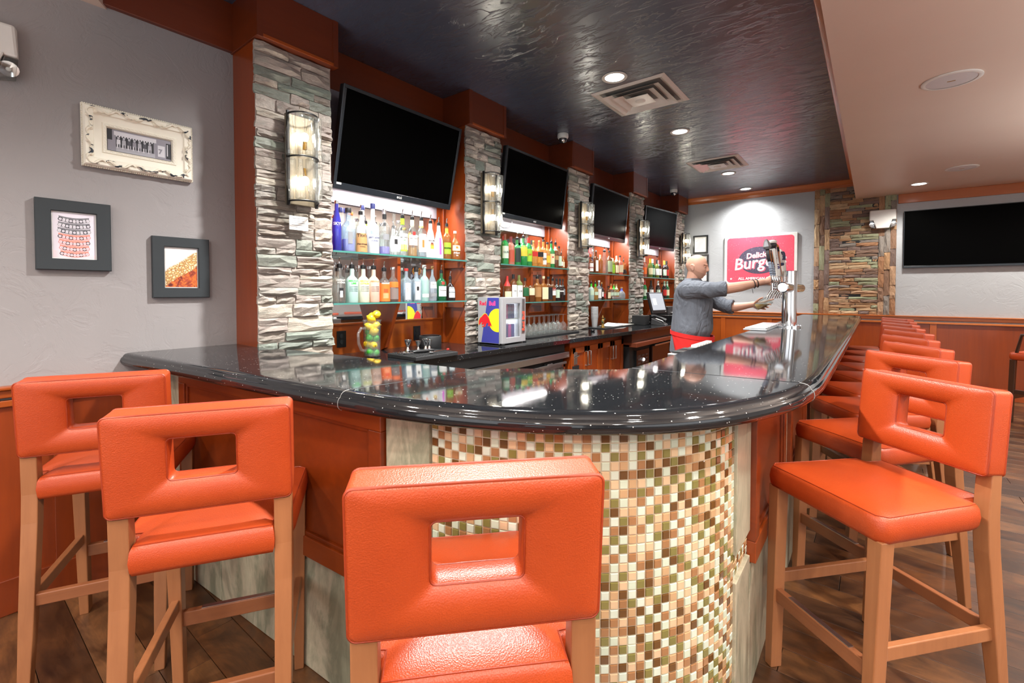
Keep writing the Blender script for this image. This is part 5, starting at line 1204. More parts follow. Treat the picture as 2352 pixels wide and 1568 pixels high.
MB().tube([(-.08, 0, .006), (.08, 0, .006)], .0035, 8).obj('stem', M_CHROME, sp2); MB().ball((-.095, 0, .008), .016, 12, 6, (1.3, 1, .4)).obj('bowl', M_CHROME, sp2, 60); MB().tube([(.08, 0, .006), (.10, 0, .006)], .007, 8).obj('red_tip', lR, sp2)
ct = thing('strainer', 'coiled steel strainer at the left end of the mat', 'strainer', (-2.46, 1.975, zm))
MB().tube([(.03 * math.cos(t * .7) + 0, .03 * math.sin(t * .7), .006 + .003 * math.sin(t * 9)) for t in range(10)], .005, 6).obj('coil', M_CHROME, ct, 50); MB().lathe([(0, .002), (.028, .002), (.03, .004), (0, .005)], 20).obj('disc', M_CHROME, ct)
pk = thing('napkin_caddy', 'round low black caddy in the corner behind the jiggers', 'caddy', (-2.76, 2.49, zc))
MB().lathe([(0, 0), (.085, 0), (.088, .006), (.088, .088), (.084, .094), (.078, .094), (.076, .05), (0, .05)], 30).obj('bowl', M_BLACKM, pk, 40); MB().lathe([(0, .05), (.06, .05), (.06, .10), (0, .10)], 24).obj('lid', M_BLACK, pk, 40)

# small branded display fridge
ang = math.radians(0)
fg = thing('display_fridge', 'small silver and blue display fridge with a red bull emblem', 'fridge', (-2.49, 3.065, zc + .002))
W2, D2, H2 = .13, .162, .392     # half depth in x, half width in y
MSIL = P_('fridge_silver', S(178, 180, 184), .35, .3); MBLU = P_('fridge_blue', S(62, 66, 150), .4); MYEL = P_('fridge_yellow', S(226, 218, 40), .45); MRD = P_('fridge_red', S(214, 34, 46), .45)
for x, y in ((-.13, -.15), (.13, -.15), (-.13, .15), (.13, .15)): MB().lathe([(0, 0), (.014, 0), (.014, .014), (0, .014)], 12, (x, y, 0)).obj('foot', M_BLACK, fg)
MB().box(-W2, -D2, .014, -W2 + .02, D2, H2).box(-W2, -D2, .014, W2 - .03, -D2 + .02, H2).box(-W2, D2 - .02, .014, W2 - .03, D2, H2).box(-W2, -D2, .014, W2 - .03, D2, .04).box(-W2, -D2, H2 - .03, W2 - .03, D2, H2).obj('cabinet', MSIL, fg, bevel=.004)
MB().box(-W2 + .02, -D2 + .02, .04, -W2 + .024, D2 - .02, H2 - .03).obj('lit_back', emit('fridge_light', (.95, .96, 1, 1), 7), fg)
dr = MB().box(W2 - .028, -D2, .014, W2, -D2 + .055, H2).box(W2 - .028, D2 - .075, .014, W2, D2, H2).box(W2 - .028, -D2 + .055, .014, W2, D2 - .075, .06).box(W2 - .028, -D2 + .055, H2 - .05, W2, D2 - .075, H2).obj('door', MSIL, fg, bevel=.003)
MB().box(W2 - .016, -D2 + .055, .06, W2 - .012, D2 - .075, H2 - .05).obj('pane', M_GLASS, dr)
hs_ = MB().box(W2, D2 - .06, .09, W2 + .006, D2 - .02, .38).obj('handle_strip', M_STEEL, dr, bevel=.002)
tx = text('Red Bull', .05, P_('lettering_orange', S(236, 84, 56), .5), dr, (W2 + .0065, D2 - .040, .19), .0004, bold=.001); tx.rotation_euler = (PI / 2, -PI / 2, PI / 2)
MB().box(-W2 + .03, -D2 + .02, .205, W2 - .04, D2 - .02, .212).obj('inner_shelf', M_WHITE, fg)
for sh, z0 in enumerate((.041, .213)):
    for k in range(5):
        for r_ in range(2):
            c = MB().lathe([(0, 0), (.019, 0), (.0215, .006), (.0215, .115), (.018, .122), (0, .122)], 14, (W2 - .075 - r_ * .06, -D2 + .05 + k * .044, z0)).obj('can', [MBLU, P_('can_silver', S(176, 186, 206), .3, .6), MBLU, P_('can_magenta', S(190, 70, 160), .35), MBLU][(k + r_ + sh) % 5], fg, 40)
# printed left side (faces the camera side, -y)
sd = bpy.data.objects.new('side_print', MB().box(-W2, -.0008, .014, W2 - .03, 0, H2).mesh('side_print', MSIL)); COL.objects.link(sd); sd.parent = fg; sd.location = (0, -D2, 0)
XA, XZ = -W2 + .002, W2 - .032
fr_ = lambda x, y, zz: (x, -.0008 - zz, y)
# blue quarter fields, split by the slanting line, as on the printed panel
MB().prism([(XA + .105, H2 - .002), (XZ, H2 - .002), (XZ, .016), (XA + .035, .016)], .0002, .0006, fr=fr_).obj('blue_field', MBLU, sd)
cxr, czr, RR = XZ - .018, .205, .096
cp = [(cxr + RR * math.cos(t), czr + RR * math.sin(t)) for t in [2 * PI * k / 60 for k in range(60)]]; cp = [(min(x, XZ), y) for x, y in cp]
MB().prism(cp, .0007, .0011, fr=fr_).obj('yellow_disc', MYEL, sd)
bull = [(-.128, .195), (-.118, .205), (-.108, .222), (-.085, .232), (-.064, .248), (-.040, .262), (-.020, .264), (-.002, .256), (.014, .240), (.030, .226), (.042, .206), (.050, .190), (.062, .176), (.076, .152), (.080, .140), (.070, .148), (.060, .158), (.054, .150), (.052, .138), (.044, .146), (.036, .154), (.022, .152), (.012, .146), (.014, .156), (.022, .166), (.014, .180), (.000, .176), (-.012, .168), (-.018, .154), (-.030, .142), (-.052, .140), (-.070, .136), (-.080, .148), (-.074, .150), (-.064, .146), (-.050, .150), (-.040, .160), (-.048, .166), (-.064, .158), (-.082, .160), (-.086, .172), (-.076, .176), (-.070, .182), (-.086, .182), (-.100, .172), (-.118, .160), (-.126, .150), (-.128, .165)]
bull = [(x * .70 - .030, y * .88 + .024) for x, y in bull]
cen = Vector((sum(p[0] for p in bull) / len(bull), sum(p[1] for p in bull) / len(bull)))
MB().prism([tuple(cen + (Vector(p) - cen) * 1.06) for p in bull], .0012, .0015, fr=fr_).obj('emblem_outline', MYEL, sd)
MB().prism(bull, .0016, .002, fr=fr_).obj('red_bull_emblem', MRD, sd)
tx = text('Red', .050, P_('lettering_crimson', S(220, 40, 80), .5), sd, (XA + .052, -.0012, H2 - .05), .0003, bold=.0018, sx=.95); tx.rotation_euler = (PI / 2, 0, 0)
tx = text('Bull', .050, P_('lettering_pink', S(236, 70, 140), .5), sd, (XA + .155, -.0012, H2 - .05), .0003, bold=.0018, sx=.95); tx.rotation_euler = (PI / 2, 0, 0)
fm_ = thing('fridge_mat', 'thin dark mat with pink edge under the display fridge', 'mat', (-2.47, 3.15, zc)); MB().box(-.14, -.26, 0, .19, .28, .0012).obj('mat_sheet', M_RUBBER, fm_)

# upturned wine glasses on a black drying mat
dm = thing('drying_mat', 'black drying mat under the upturned stemmed glasses', 'mat', (-2.66, 3.92, zc)); MB().box(-.14, -.46, 0, .14, .52, .014).obj('mat_body', M_RUBBER, dm, bevel=.003)
wg = MB().lathe([(.034, 0), (.040, .03), (.041, .055), (.034, .085), (.016, .105), (.005, .112), (.0042, .12), (.0042, .178), (.008, .183), (.034, .186), (.034, .188), (0, .188)], 18).mesh('stemmed_glass', M_GLASS, 60)
for r_ in range(2):
    for k in range(9):
        o = bpy.data.objects.new('wine_glass', wg); COL.objects.link(o); o.location = (-2.60 - r_ * .095, 3.53 + k * .088 + r_ * .03, zc + .0142)
        tag(o, 'upturned stemmed wine glass, %s from the drinks cooler in the %s row on the mat' % (['first', 'second', 'third', 'fourth', 'fifth', 'sixth', 'seventh', 'eighth', 'ninth'][k], ['front', 'back'][r_]), 'glass', 'upturned stemmed glasses on the mat')
# plastic cups, gilt figurine and papers in the third bay
mt3 = thing('service_mat', 'dark mat under the papers and figurine', 'mat', (-2.60, 5.36, zc)); MB().box(-.13, -.40, 0, .13, .52, .010).obj('mat_body', M_RUBBER, mt3, bevel=.003)
cu = thing('cup_stack', 'tall stack of clear plastic cups against the stone column', 'cups', (-2.66, 5.06, zc + .0102))
MB().lathe([(0, 0), (.03, 0), (.043, .11), (.044, .25), (.041, .25), (.03, .02), (0, .02)], 18).obj('stacked_cups', glassy('cup_plastic', (.9, .92, .93, 1), .3), cu, 40); 
for k in range(7): MB().lathe([(.0425, .12 + k * .018), (.0465, .121 + k * .018), (.0465, .126 + k * .018), (.0425, .127 + k * .018)], 18).obj('rim', glassy('cup_plastic', (.9, .92, .93, 1), .3), cu, 40)
fi = thing('figurine', 'small gilt and green figurine in front of the papers', 'figurine', (-2.53, 5.02, zc + .0102))
MB().lathe([(0, 0), (.024, 0), (.026, .01), (.018, .02), (.014, .05), (.02, .08), (.015, .10), (.006, .108), (0, .108)], 14).obj('robe', P_('figurine_gold', S(150, 120, 60), .35, .5), fi, 50); MB().ball((0, 0, .122), .013, 12, 8).obj('head', P_('figurine_gold', S(150, 120, 60), .35, .5), fi, 60)
MB().tube([(.0, -.018, .085), (.01, -.03, .07), (.016, -.02, .06)], .006, 6).tube([(.0, .018, .085), (.01, .03, .10), (.01, .03, .118)], .006, 6).obj('arm', P_('figurine_green', S(40, 80, 56), .4), fi, 50); MB().lathe([(0, .134), (.007, .134), (.004, .15), (0, .155)], 8).obj('crown', P_('figurine_gold', S(150, 120, 60), .35, .5), fi)
pa = thing('open_papers', 'open white papers lying on the dark mat', 'papers', (-2.61, 5.56, zc + .0102))
mb = MB(); rings = []
for k in range(13):
    t = k / 12; rings.append([(-.10, -.28 + .56 * t, .004 + .03 * math.exp(-((t - .42) * 7) ** 2)), (.10, -.28 + .56 * t, .003 + .014 * math.exp(-((t - .5) * 7) ** 2)), (.10, -.28 + .56 * t, .0005), (-.10, -.28 + .56 * t, .0005)])
mb.loft(rings).obj('sheet', M_PAPER, pa, 30); MB().box(-.09, -.02, .0, .11, .30, .0030).obj('sheet', P_('paper_warm', S(224, 218, 206), .7), pa)
kn = thing('tea_light', 'small black candle holder by the mat edge', 'candle holder', (-2.44, 4.6, zc)); MB().lathe([(0, 0), (.02, 0), (.026, .012), (.02, .024), (.016, .024), (.014, .01), (0, .01)], 16).obj('cup', M_BLACK, kn, 40)
# till, telephone, cash drawer
ps = thing('till_screen', 'tilted till touch screen on a black stand', 'till', (-2.38, 6.30, zc), math.radians(-12))
MB().box(-.13, -.10, 0, .10, .10, .022).obj('base', M_BLACK, ps, bevel=.006)
MB().beam((-.05, 0, .02), (.03, 0, .22), .07, .05, (0, 1, 0)).obj('stand', M_BLACK, ps, bevel=.004)
Ms = Matrix.Translation((.045, 0, .29)) @ Matrix.Rotation(math.radians(-16), 4, 'Y')
s_ = MB().box(-.03, -.185, -.15, .0, .185, .15).xf(Ms).obj('screen_housing', M_BLACK, ps, bevel=.005)
MB().box(.0004, -.155, -.105, .0012, .155, .135).xf(Ms).obj('screen', emit('till_display', S(150, 156, 164), .75), ps)
MB().box(.0014, -.11, -.03, .0018, -.03, .06).xf(Ms).obj('window', emit('till_window', S(226, 228, 230), .9), ps); MB().ball((.002, .14, -.128), .006, 8, 5).xf(Ms).obj('button', M_WHITE, ps)
tp = thing('telephone', 'black desk telephone with white handset face below the till', 'telephone', (-2.24, 6.10, zc), math.radians(10))
MB().hexa([(-.10, -.09, 0), (.10, -.09, 0), (.10, .09, 0), (-.10, .09, 0)], [(-.09, -.08, .09), (.08, -.08, .018), (.08, .08, .018), (-.09, .08, .09)]).obj('base', M_BLACK, tp, bevel=.006)
MB().tube([(-.09, -.06, .112), (-.05, -.06, .122), (.04, -.06, .09), (.09, -.06, .06)], .02, 10, radii=[.024, .017, .017, .026]).obj('handset', M_BLACK, tp, 50); MB().hexa([(-.05, -.02, .079), (.05, -.02, .042), (.05, .06, .042), (-.05, .06, .079)], [(-.05, -.02, .083), (.05, -.02, .046), (.05, .06, .046), (-.05, .06, .083)]).obj('keypad', M_WHITE, tp)
sd_ = thing('speaker_box', 'black box standing behind the telephone', 'box', (-2.44, 5.95, zc)); MB().box(-.09, -.08, 0, .09, .08, .125).obj('case', M_BLACKM, sd_, bevel=.004)
cd = thing('cash_drawer', 'brown fronted cash drawer at the end of the counter', 'cash drawer', (-2.40, 6.88, zc)); MB().box(-.22, -.20, 0, .17, .24, .10).obj('case', M_BLACK, cd, bevel=.004); MB().box(.17, -.18, .012, .178, .22, .09).obj('drawer_front', MDR, cd, bevel=.003); MB().lathe([(0, 0), (.009, 0), (.009, .01), (0, .01)], 12, (.178, .02, .055), 0, 0, 2 * PI, 'x').obj('lock', M_CHROME, cd)
pr = thing('receipt_printer', 'dark printer with white paper on the cash drawer', 'printer', (-2.46, 6.93, zc + .1002)); MB().box(-.12, -.16, 0, .10, .16, .12).obj('case', M_BLACKM, pr, bevel=.006); MB().box(.101, -.05, .03, .15, .05, .034).obj('paper', M_PAPER, pr)
# ---------------------------------------------------------------- beer tower on the bar
tw = thing('beer_tower', 'chrome beer tower with a cross tube of taps on the bar', 'beer tower', (-.573, 4.70, ZB))
MB().lathe([(0, 0), (.100, 0), (.100, .014), (.064, .016), (0, .016)], 32).obj('flange', M_CHROME, tw, 40)
mb = MB()
for k in range(8): mb.lathe([(0, .014), (.008, .014), (.008, .022), (0, .024)], 8, (.084 * math.cos(k * PI / 4), .084 * math.sin(k * PI / 4), 0))
mb.obj('flange_bolts', M_CHROME, tw, 40)
MB().lathe([(0, .01), (.058, .01), (.058, .488), (.054, .492), (0, .492)], 36).obj('column', M_CHROME, tw, 40)
MB().lathe([(0, -.40), (.036, -.398), (.044, -.390), (.0445, -.38), (.0445, .74), (.044, .752), (.036, .76), (0, .762)], 32, (0, 0, .345), axis='y').obj('cross_tube', M_CHROME, tw, 40)
TAPY = [-.30, -.19, -.075, .075, .19, .32, .46]
for k, y in enumerate(TAPY):
    mb = MB().tube([(-.04, y, .345), (-.085, y, .345)], .011, 10).tube([(-.085, y, .318), (-.085, y, .382)], .0135, 12).tube([(-.088, y, .33), (-.112, y, .29), (-.128, y, .25)], .0095, 10).lathe([(0, .382), (.012, .382), (.016, .392), (.009, .405), (0, .405)], 12, (-.085, y, 0))
    mb.obj('faucet', M_CHROME, tw, 40)
M_TAPW = plain('tap_white', S(232, 232, 228), .35); M_TAPP = plain('tap_purple', S(70, 54, 110), .4); M_TAPO = plain('tap_orange', S(214, 120, 44), .4); M_TAPB = plain('tap_greyblue', S(150, 164, 184), .4); M_TAPD = plain('tap_dark', S(34, 32, 38), .4); M_TAPN = plain('tap_navy', S(30, 40, 84), .4)
def tap(k, label, builder):
    y = TAPY[k]; t = thing('tap_handle', label, 'tap handle', (-.573 - .085, 4.70 + y, ZB + .405), 0, 'beer tap handles'); t.rotation_euler = (0, math.radians(-9), 0)
    MB().lathe([(0, 0), (.009, 0), (.012, .02), (.010, .045), (0, .045)], 12).obj('ferrule', M_CHROME, t, 40); builder(t)
def ipa(t):
    fr = lambda x, y, z: (z, x, y)
    MB().prism([(-.016, .04), (.016, .04), (.022, .12), (.020, .16), (-.020, .16), (-.022, .12)], -.012, .012, fr=fr).obj('dotted_base', M_TAPB, t, bevel=.003)
    mb = MB()
    for a in range(3):
        for b in range(5): mb.box(-.0135, -.014 + a * .011, .055 + b * .02, .0135, -.009 + a * .011, .062 + b * .02).box(-.009 + a * .007, -.0215, .055 + b * .02, -.005 + a * .007, .0215, .062 + b * .02)
    mb.obj('dots', M_TAPD, t)
    el = [(.030 * math.cos(2 * PI * j / 24), .205 + .062 * math.sin(2 * PI * j / 24)) for j in range(24)]
    MB().prism(el, -.013, .013, fr=fr).obj('dark_oval', M_TAPD, t, bevel=.002)
    el = [(.023 * math.cos(2 * PI * j / 24), .205 + .052 * math.sin(2 * PI * j / 24)) for j in range(24)]
    MB().prism(el, -.0145, .0145, fr=fr).obj('orange_oval', M_TAPO, t)
    for s in (-1, 1):
        tx = text('IPA', .034, plain('tap_green', S(40, 120, 60), .4), t, (s * .0148, 0, .205), .0002, bold=.001); tx.rotation_euler = (PI / 2, s * PI / 2, PI / 2) if s > 0 else (PI / 2, PI / 2, -PI / 2)
def faceted(t):
    ipa(t); MB().loft([[(.03 * math.cos(a) * s, .036 * math.sin(a) * s, z) for a in [2 * PI * j / 6 for j in range(6)]] for s, z in ((.7, .265), (1.1, .285), (.7, .33), (.25, .352))]).obj('faceted_head', plain('tap_silver', S(150, 152, 156), .35, .5), t)
tap(0, 'tap handle with an orange oval and faceted silver head, nearest end', faceted)
tap(1, 'second tap handle with an orange oval and dotted base', ipa)
def tallwhite(t):
    MB().loft([[(sx * w_, sy * w_ * .9, z) for sx, sy in ((-1, -1), (1, -1), (1, 1), (-1, 1))] for w_, z in ((.014, .04), (.02, .14), (.028, .27), (.026, .285))]).obj('white_body', M_TAPW, t, bevel=.004)
    MB().ball((0, 0, .315), .045, 16, 10, (1, 1, .8)).obj('black_cap', M_TAPD, t, 60); MB().ball((.005, 0, .34), .038, 12, 8, (1.2, 1.1, .6)).obj('white_crest', M_TAPW, t, 60)
    for j in range(8): MB().box(-.004, -.0262, .12 + j * .014, .004, -.0235, .129 + j * .014).obj('print_mark', [plain('tap_red', S(190, 50, 40), .4), plain('tap_green', S(40, 120, 60), .4)][j % 2], t)
tap(2, 'tall white tap handle with a black round cap', tallwhite)
def lettered(t):
    MB().box(-.018, -.026, .04, .018, .018, .37).obj('white_body', M_TAPW, t, bevel=.004); MB().box(-.019, .0182, .04, .019, .034, .38).obj('purple_edge', M_TAPP, t, bevel=.003)
    MB().box(-.019, -.027, .355, .019, .016, .372).obj('red_band', plain('tap_red', S(190, 50, 40), .4), t)
    for j, ch in enumerate('USG'): tx = text(ch, .06, M_TAPP, t, (0, -.0268, .30 - j * .085), .0003, bold=.002); tx.rotation_euler = (PI / 2, 0, 0)
tap(3, 'white tap handle with large letters and a purple edge', lettered)
def amberh(t):
    MB().loft([[(w_ * math.cos(a), w_ * math.sin(a), z) for a in [2 * PI * j / 12 for j in range(12)]] for w_, z in ((.012, .04), (.014, .13), (.017, .25), (.024, .28), (.026, .32), (.018, .345), (.008, .35))]).obj('wooden_body', plain('tap_wood', S(176, 108, 44), .35), t, 50); MB().box(-.024, -.0245, .275, .024, -.022, .315).obj('badge', M_TAPD, t)
tap(4, 'amber wooden tap handle gripped by the bartender', amberh)
def roundh(t):
    MB().loft([[(w_ * math.cos(a), w_ * 1.1 * math.sin(a), z) for a in [2 * PI * j / 12 for j in range(12)]] for w_, z in ((.012, .04), (.02, .12), (.022, .15))]).obj('white_body', M_TAPW, t, 50)
    MB().ball((0, 0, .24), .055, 18, 12, (.75, 1, 1.35)).obj('white_shell', M_TAPW, t, 60); MB().lathe([(.0545 * .8, .20), (.0565 * .86, .23), (.0565 * .86, .262), (.0545 * .8, .28)], 18).obj('navy_band', M_TAPN, t, 50)
    MB().ball((0, 0, .165), .034, 14, 8, (.8, 1, .7)).obj('navy_collar', M_TAPN, t, 60)
tap(5, 'rounded white and navy tap handle', roundh)
def plainw(t): MB().loft([[(sx * w_, sy * w_, z) for sx, sy in ((-1, -1), (1, -1), (1, 1), (-1, 1))] for w_, z in ((.014, .04), (.02, .16), (.024, .24))]).obj('white_body', M_TAPW, t, bevel=.004); 
tap(6, 'plain pale tap handle at the far end', plainw)
dt = thing('drip_tray', 'slotted steel drip tray on the inner edge of the bar', 'tray', (-.735, 4.52, ZB))
MB().box(-.085, -.42, .0, .085, .42, .012).obj('tray', M_STEEL, dt, bevel=.003)
for k in range(9): MB().box(-.075, -.40 + k * .09, .012, .075, -.345 + k * .09, .022).obj('grate_bar', M_STEEL, dt, bevel=.002)
gt = thing('garnish_tray', 'steel garnish tray with white lids hung on the inner bar edge', 'tray', (-.815, 2.80, 1.035))
MB().box(-.045, -.34, -.06, .048, .34, .045).obj('pan', M_STEEL, gt, bevel=.005)
for k in range(6): MB().box(-.018, -.02 + k * .055, .0452, .018, .022 + k * .055, .064).obj('lid', M_WHITE, gt, bevel=.004)
for k in range(3): MB().box(-.03, -.31 + k * .075, .0452, .03, -.25 + k * .075, .056).obj('bar_tool', [M_BLACK, M_CHROME, M_RUBBER][k], gt, bevel=.003)

# ---------------------------------------------------------------- the bartender
n = NT('skin'); n.base(n.mix(n.noise(16, 3), S(214, 160, 136), S(226, 176, 152))); n.set(Roughness=.5, Subsurface_Weight=.08); n.b.inputs['Subsurface Radius'].default_value = (.02, .008, .004); M_SKIN = n.m
n = NT('grey_shirt'); wr = n.noise(4.2, 3, (1.5, 1.5, .6), .5, dist=1.8); n.base(n.mix(n.noise(140, 2), S(92, 98, 108), S(112, 118, 128))); n.set(Roughness=.75); n.bump(wr, .9, .05); M_SHIRT = n.m
M_JEAN = plain('blue_jeans', S(66, 76, 96), .8); M_SHOE = plain('black_shoe', S(24, 24, 26), .5)
per = thing('person', 'bald bearded person in grey rolled sleeve shirt and red apron pulling a beer', 'person', (0, 0, 0))
PX, PY = -1.425, 4.83
b = MB()
def limb(pts, radii, n=14):
    b.tube(pts, 0, n, radii=radii)
    for p, r in zip(pts, radii): b.ball(p, r * .995, 12, 8)
# head: sphere reshaped into a skull with brow, nose, lips and chin; x is the way the face looks
hc = Vector((-1.395, PY, 1.662)); HN, HMm = 56, 44
def headpt(th, ph):
    d = Vector((math.cos(ph) * math.cos(th), math.cos(ph) * math.sin(th), math.sin(ph)))
    f, s, u = d.x, d.y, d.z
    rx = .108 if f < 0 else .100; x = f * rx; y = s * .077; zz = u * (.119 if u > 0 else .128)
    if f < 0: x *= 1.0 + .10 * max(0, u + .15)          # fuller back of the skull
    if u < 0:                                           # narrower jaw, face carried forward to the chin
        k = -u; y *= 1 - .30 * k ** 1.5
        if f < 0: x *= 1 - .45 * k
        else: x *= 1 + .05 * k
    g = lambda cz, cy, wz, wy: math.exp(-((zz - cz) / wz) ** 2 - ((y - cy) / wy) ** 2)
    if f > 0:
        face = f ** .5
        x += face * (.021 * g(-.030, 0, .011, .012) + .013 * g(-.014, 0, .018, .009) + .006 * g(.004, 0, .02, .009))
        x += face * (.008 * g(.022, .03, .008, .022) + .008 * g(.022, -.03, .008, .022))
        x -= face * (.012 * g(.002, .031, .011, .014) + .012 * g(.002, -.031, .011, .014))
        x += face * (.010 * g(-.064, 0, .006, .020) + .009 * g(-.077, 0, .006, .018) - .006 * g(-.0705, 0, .003, .022))
        x += face * (.014 * g(-.108, 0, .016, .024) - .004 * g(-.090, 0, .006, .02))
        x += face * .006 * (g(-.03, .045, .02, .018) + g(-.03, -.045, .02, .018))
    return Vector((x, y, zz))
tilt_ = Matrix.Rotation(math.radians(7), 4, 'Y')
rings = []
for i in range(1, HMm):
    ph = -PI / 2 + PI * i / HMm
    rings.append([tuple(hc + (tilt_ @ headpt(2 * PI * j / HN, ph))) for j in range(HN)])
b.loft(rings)
for s in (-1, 1):   # ears
    st = len(b.v); b.ball((0, 0, 0), .032, 12, 8, (.62, .26, 1.0)); b.xf(Matrix.Translation(hc + Vector((-.022, s * .079, -.012))) @ Matrix.Rotation(math.radians(-12), 4, 'Y') @ Matrix.Rotation(s * math.radians(-14), 4, 'Z'), st)
    st = len(b.v); b.tube([(.016 * math.cos(a), 0, .026 * math.sin(a)) for a in [-.6 + 4.2 * k / 9 for k in range(10)]], .006, 6); b.xf(Matrix.Translation(hc + Vector((-.024, s * .087, -.008))) @ Matrix.Rotation(math.radians(-12), 4, 'Y') @ Matrix.Rotation(s * math.radians(-14), 4, 'Z'), st)
limb([(-1.425, PY, 1.60), (-1.435, PY, 1.54), (-1.445, PY, 1.46)], [.060, .062, .075])
# trunk and legs under the clothes
for z, rx, ry in ((1.42, .11, .17), (1.30, .135, .165), (1.15, .135, .155), (1.0, .13, .16), (.90, .12, .165)): b.ball((PX, PY, z), 1, 16, 10, (rx, ry, .13))
for s in (-1, 1):
    limb([(PX - .01, PY + s * .095, .92), (PX - .0, PY + s * .11, .52), (PX - .03, PY + s * .115, .09)], [.10, .066, .045])
    limb([(PX - .05, PY + s * .115, .05), (PX + .04, PY + s * .125, .045), (PX + .13, PY + s * .135, .035)], [.045, .045, .035])
# right arm to the tap, left arm to the glass
limb([(-1.40, 4.645, 1.445), (-1.25, 4.665, 1.425), (-1.10, 4.715, 1.437), (-.98, 4.77, 1.458), (-.84, 4.845, 1.493), (-.80, 4.868, 1.503)], [.072, .058, .052, .048, .031, .029])
limb([(-1.40, 5.02, 1.43), (-1.29, 5.045, 1.33), (-1.19, 5.05, 1.262), (-1.08, 5.045, 1.255), (-.96, 5.03, 1.278), (-.915, 5.02, 1.287)], [.072, .055, .050, .047, .031, .029])
# right hand, closed round the handle
HX, HY = -.673, 4.903
def finger(pts, r0, r1):
    m = len(pts); rr = [r0 + (r1 - r0) * k / (m - 1) for k in range(m)]; b.tube(pts, 0, 8, radii=rr)
    for p, r in zip(pts, rr): b.ball(p, r * 1.04, 8, 6)
b.ball((-.748, 4.878, 1.512), 1, 14, 10, (.045, .018, .043)); limb([(-.80, 4.868, 1.503), (-.765, 4.874, 1.508)], [.028, .026])
for k, (z0, L) in enumerate(((1.545, .95), (1.524, 1.0), (1.503, .95), (1.484, .82))):
    finger([(-.735, 4.874, z0), (HX - .020, HY - .030, z0 + .002), (HX + .022 * L, HY - .016, z0 + .001), (HX + .018 * L, HY + .020, z0 - .002), (HX - .012, HY + .027, z0 - .004)], .0105, .0078)
finger([(-.772, 4.882, 1.535), (-.742, 4.898, 1.558), (-.706, 4.915, 1.566), (HX - .006, HY + .025, 1.562)], .0125, .009)
# left hand, open under the tilted glass
b.ball((-.878, 5.012, 1.281), 1, 14, 10, (.048, .017, .040)); limb([(-.915, 5.02, 1.287), (-.89, 5.014, 1.284)], [.028, .025])
for pts in ([(-.85, 5.008, 1.305), (-.802, 5.012, 1.318), (-.765, 5.003, 1.332), (-.738, 4.985, 1.338)], [(-.842, 5.008, 1.288), (-.798, 5.010, 1.292), (-.768, 4.992, 1.292), (-.756, 4.962, 1.288)], [(-.846, 5.006, 1.270), (-.806, 5.004, 1.266), (-.782, 4.984, 1.262), (-.776, 4.955, 1.262)], [(-.855, 5.004, 1.253), (-.822, 4.998, 1.246), (-.806, 4.980, 1.244), (-.802, 4.958, 1.246)]):
    finger(pts, .0102, .0076)
finger([(-.895, 4.998, 1.300), (-.872, 4.972, 1.322), (-.846, 4.956, 1.342), (-.824, 4.950, 1.352)], .013, .009)
bod = b.obj('body', M_SKIN, per, 180)
r = bod.modifiers.new('skin_union', 'REMESH'); r.mode = 'VOXEL'; r.voxel_size = .0042; r.use_smooth_shade = True
sm = bod.modifiers.new('soften', 'SMOOTH'); sm.factor = .45; sm.iterations = 3
# face details
for s in (-1, 1):
    e = hc + (tilt_ @ Vector((.080, s * .031, .000)))
    MB().ball(tuple(e), .0115, 14, 10).obj('eye', plain('eye_white', S(196, 188, 182), .3), per, 60)
    MB().ball(tuple(e + Vector((.0085, 0, -.003))), .0062, 10, 6).obj('iris', plain('iris', S(60, 70, 76), .2), per, 60)
    MB().tube([tuple(hc + (tilt_ @ Vector((.093 - abs(t) * .016, s * (.032 + t * .022), .026 - .004 * t * t)))) for t in (-1, -.4, .3, 1)], .0035, 6).obj('eyebrow', plain('brow', S(140, 100, 76), .8), per, 60)
    MB().ball(tuple(e + Vector((.0012, 0, .0036))), .0134, 12, 8, (1, 1.05, .82)).obj('eyelid', M_SKIN, per, 60)
MB().tube([tuple(hc + (tilt_ @ Vector((.1055 - abs(t) * .012, t * .022, -.0705)))) for t in (-1, -.5, 0, .5, 1)], .0036, 6).obj('lips', plain('lips', S(186, 116, 104), .5), per, 60)
# short beard: a thin shell over jaw and chin
def beard():
    rings = []
    for i in range(0, 9):
        row = []
        for j in range(0, 29):
            t = -1 + 2 * j / 28; th = t * 1.62; ph0, ph1 = -1.22 + .55 * abs(t) ** 3, -.50 - .16 * math.exp(-(t / .22) ** 2) + .30 * abs(t) ** 3
            p = headpt(th, ph0 + (ph1 - ph0) * i / 8); nn = p.normalized(); row.append(tuple(hc + (tilt_ @ (p + nn * .0022))))
        rings.append(row)
    return MB().loft(rings, False, False)
n = NT('stubble'); n.base(n.mix(n.noise(220, 2), S(184, 134, 110), S(206, 158, 134))); n.set(Roughness=.8); beard().obj('beard', n.m, per, 60)
# shirt: torso and sleeves as one garment
sh = MB(); rings = []
for z, xb, xf, wy in ((1.545, -1.50, -1.372, .072), (1.515, -1.535, -1.35, .12), (1.49, -1.56, -1.33, .175), (1.45, -1.585, -1.300, .212), (1.38, -1.607, -1.262, .222), (1.28, -1.618, -1.246, .212), (1.18, -1.622, -1.248, .205), (1.08, -1.636, -1.242, .21), (1.02, -1.642, -1.246, .214), (.985, -1.626, -1.262, .205), (.965, -1.616, -1.272, .2)):
    rg = []
    for k in range(40):
        a = 2 * PI * k / 40; c, s = math.cos(a), math.sin(a); fold = 1 + .012 * math.sin(a * 9 + z * 22) * (1 if z < 1.42 else .2) + .008 * math.sin(a * 17 - z * 30)
        rg.append(((xb + xf) / 2 + (xf - xb) / 2 * abs(c) ** .9 * (1 if c > 0 else -1) * fold, PY + wy * s * fold, z))
    rings.append(rg)
sh.loft(rings)
